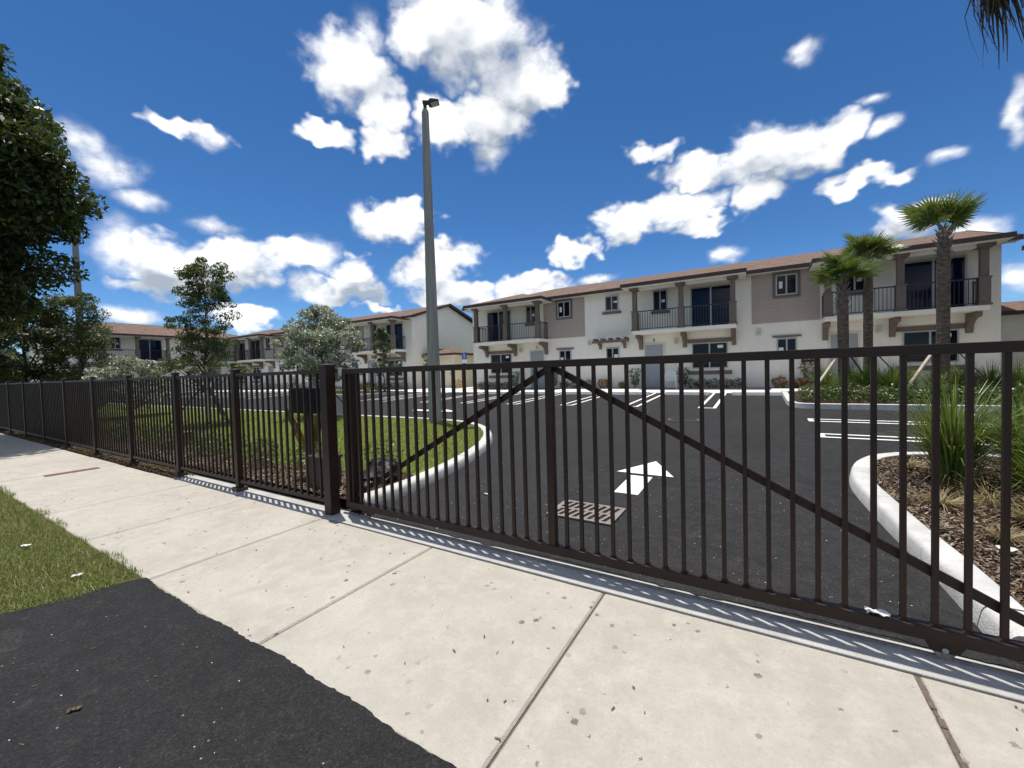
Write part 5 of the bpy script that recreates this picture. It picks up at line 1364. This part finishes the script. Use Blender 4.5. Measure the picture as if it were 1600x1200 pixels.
v = blades(260000, (-27, -4.6), (3.75, 9.2), 0.065, 0.0065, 0.11, in_lawn, 1.3, lambda x, y: np.clip(1.25 + (x+4.6)/16, 0.12, 1))
tag(link('lawn_grass', np_mesh('lawn_grass', v, 3), G['lawn_blade']), 'mown green lawn grass behind the fence', 'grass', kind='stuff')
def in_verge(x, y):
    lim = 1.285 + 0.04*np.sin(x*2.3) + 0.03*np.sin(x*7.1+1)
    left = -4.50 - np.clip(0.95 - y, 0, 4)*0.29 + 0.04*np.sin(y*9)
    bare = (np.sin(x*1.9+0.4)*np.cos(y*3.1+x) > 0.82) & (rng.uniform(0, 1, len(x)) < 0.75)
    return (y < lim) & (x < left) & ~bare
v = blades(150000, (-16, -4.45), (-1.4, 1.32), 0.050, 0.0035, -0.010, in_verge, 1.2, lambda x, y: np.clip(1.2 + (x+4.5)/9, 0.15, 1))
v2 = blades(9000, (-14, -4.4), (-1.0, 1.36), 0.085, 0.0045, -0.008, in_verge, 0.9)
tag(link('verge_grass', np_mesh('verge_grass', np.concatenate([v, v2]), 3), G['verge_blade']), 'patchy short grass on the verge at lower left', 'grass', kind='stuff')
v = blades(14000, (-14, -4.45), (-0.8, 1.34), 0.06, 0.003, -0.006, in_verge, 1.6)
tag(link('verge_straw', np_mesh('verge_straw', v, 3), G['grass_straw']), 'dry straw lying in the verge grass', 'grass', kind='stuff')
def chips(n, fn, dz, ln, wd):
    x, y = fn(n); z = np.where(y < 5, 0, np.minimum((y-5)*0.032, 0.48)) + dz + rng.uniform(0, 0.03, len(x))
    p_ = np.stack([x, y, z], 1)
    d = rng.normal(size=(len(x), 3)); d[:, 2] *= 0.35; d = unit(d); nn = rng.normal(size=(len(x), 3))*0.5; nn[:, 2] += 1; s_ = unit(np.cross(d, nn))
    l_ = (ln*rng.uniform(0.4, 1.4, len(x)))[:, None]; w_ = (wd*rng.uniform(0.5, 1.4, len(x)))[:, None]
    return np.stack([p_-d*l_-s_*w_, p_-d*l_*0.9+s_*w_, p_+d*l_+s_*w_*0.8, p_+d*l_*1.1-s_*w_*0.7], 1).reshape(-1, 3)
iix = np.array(ii)
def isl_fn(n):
    x = rng.uniform(1.2, 3.6, n); y = rng.uniform(3.3, 8.4, n)
    o_ = np.argsort(iix[:, 1]); xb = np.interp(y, iix[o_, 1], iix[o_, 0]); k_ = x > xb + 0.02; return x[k_], y[k_]
def bed_fn(n):
    x = -4.55 - np.abs(rng.normal(0, 5.0, n)); y = rng.uniform(3.2, 4.0, n); k_ = (x > -22) & ((x < -4.75) | (y < 4.0)); return x[k_], y[k_]
v = np.concatenate([chips(26000, isl_fn, 0.10, 0.022, 0.008), chips(22000, bed_fn, 0.125, 0.024, 0.009)])
tag(link('mulch', np_mesh('mulch', v, 4), G['mulch_chip']), 'brown wood-chip mulch in the planting beds', 'mulch', kind='stuff')
def fs_fn(n): return rng.uniform(-22, -8.4, n), rng.uniform(2.88, 3.22, n)
v = chips(9000, fs_fn, -0.02, 0.020, 0.010)
tag(link('leaf_litter', np_mesh('leaf_litter', v, 4), G['litter_leaf']), 'dead leaf litter along the foot of the fence', 'leaf litter', kind='stuff')
# grit and plant scraps scattered over pavement and asphalt
def grit_fn(n):
    x = np.concatenate([rng.uniform(-9, 1.6, n//2), rng.uniform(-4.3, 0.5, n//4), rng.uniform(-4.0, 1.1, n//4)]); y = np.concatenate([rng.uniform(1.3, 2.85, n//2), rng.uniform(-0.2, 1.2, n//4), rng.uniform(3.2, 6.0, n//4)]); return x, y
v = chips(220, grit_fn, -0.002, 0.012, 0.004); v = v.reshape(-1, 4, 3); zc = v[:, :, 2]; v[:, :, 2] = np.where(v[:, :1, 1] < 1.31, 0.0065, 0.003) + np.abs(zc)*0.15; 
v[:, :, 2] = np.where(v[:, :1, 1] > 3.15, np.abs(zc)*0.2 + 0.007, v[:, :, 2])
tag(link('grass_clippings', np_mesh('grass_clippings', v.reshape(-1, 3), 4), G['litter_leaf']), 'scattered dry scraps on pavement and asphalt', 'litter', kind='stuff')
# white pebbles pressed into the asphalt
ico = np.array([(1,0,0),(-1,0,0),(0,1,0),(0,-1,0),(0,0,1),(0,0,-1)], float); tri = [(0,2,4),(2,1,4),(1,3,4),(3,0,4),(2,0,5),(1,2,5),(3,1,5),(0,3,5)]
vv = []
for i in range(320):
    if i < 36: x, y, z = rng.uniform(-4.2, 0.6), rng.uniform(-0.4, 1.2), 0.006
    elif i < 280: x, y, z = rng.uniform(-4.0, 1.0), rng.uniform(3.25, 6.5), 0.006
    else: x, y, z = rng.uniform(-3.6, 1.0), rng.normal(3.3, 0.05), 0.006
    s_ = rng.uniform(0.0015, 0.0045) if i < 280 else rng.uniform(0.003, 0.009)
    q = ico*np.array([s_*rng.uniform(1, 1.8), s_, s_*0.7]) + np.array([x, y, z + (zg(y) if y > 5 else 0)])
    for t3 in tri: vv += [q[t3[0]], q[t3[1]], q[t3[2]]]
tag(link('grit', np_mesh('grit', np.array(vv), 3), G['sign_white']), 'pale grit scattered on the asphalt', 'gravel', kind='stuff')

def scrap(name, label, loc, s_, seed, mat='paper', cat='litter', rz=0.0):
    rs = np.random.default_rng(seed); mb = MB(); n = 6; P_ = [[None]*(n+1) for _ in range(n+1)]
    for i in range(n+1):
        for j in range(n+1):
            u, w = i/n-0.5, j/n-0.5
            P_[i][j] = (s_*(u + rs.uniform(-0.04, 0.04))*1.5, s_*(w + rs.uniform(-0.05, 0.05))*0.8, s_*(0.16*abs(math.sin(9*u+seed)) + 0.20*abs(math.sin(8*w+5*u)) + rs.uniform(0, 0.12)))
    for i in range(n):
        for j in range(n): mb.quad(P_[i][j], P_[i+1][j], P_[i+1][j+1], P_[i][j+1])
    o = mb.build(name, G[mat]); o.location = loc; o.rotation_euler = (0, 0, rz); tag(o, label, cat); return o
scrap('paper_scrap', 'torn white scrap caught on the bottom beam of the gate', (0.58, 3.07, 0.176), 0.07, 1)
scrap('paper_scrap', 'white paper scrap on the mulch behind the right kerb', (1.66, 4.7, 0.135), 0.07, 2)
scrap('paper_scrap', 'white curled scrap in the verge grass near the sidewalk', (-6.35, 0.92, 0.02), 0.05, 3, rz=0.6)
scrap('paper_scrap', 'white scrap in the verge grass close to the asphalt', (-4.95, 0.98, 0.02), 0.045, 4, rz=1.2)
scrap('paper_scrap', 'small white paper scrap on the asphalt beside the lawn kerb', (-3.15, 4.45, 0.008), 0.04, 5)
lf = scrap('fallen_leaf', 'single yellowish leaf lying on the dark apron', (-2.96, 0.55, 0.007), 0.034, 6, 'litter_leaf', 'leaf', 1.0)
tw = MB(); tw.tube([(-1.72, 0.66, 0.007), (-1.66, 0.74, 0.009), (-1.60, 0.80, 0.007), (-1.55, 0.90, 0.010), (-1.5, 0.93, 0.012)], [0.002, 0.003, 0.003, 0.0035, 0.002], 5)
tag(tw.build('twig', G['stake_wood']), 'thin dry twig on the dark apron near the sidewalk', 'twig')
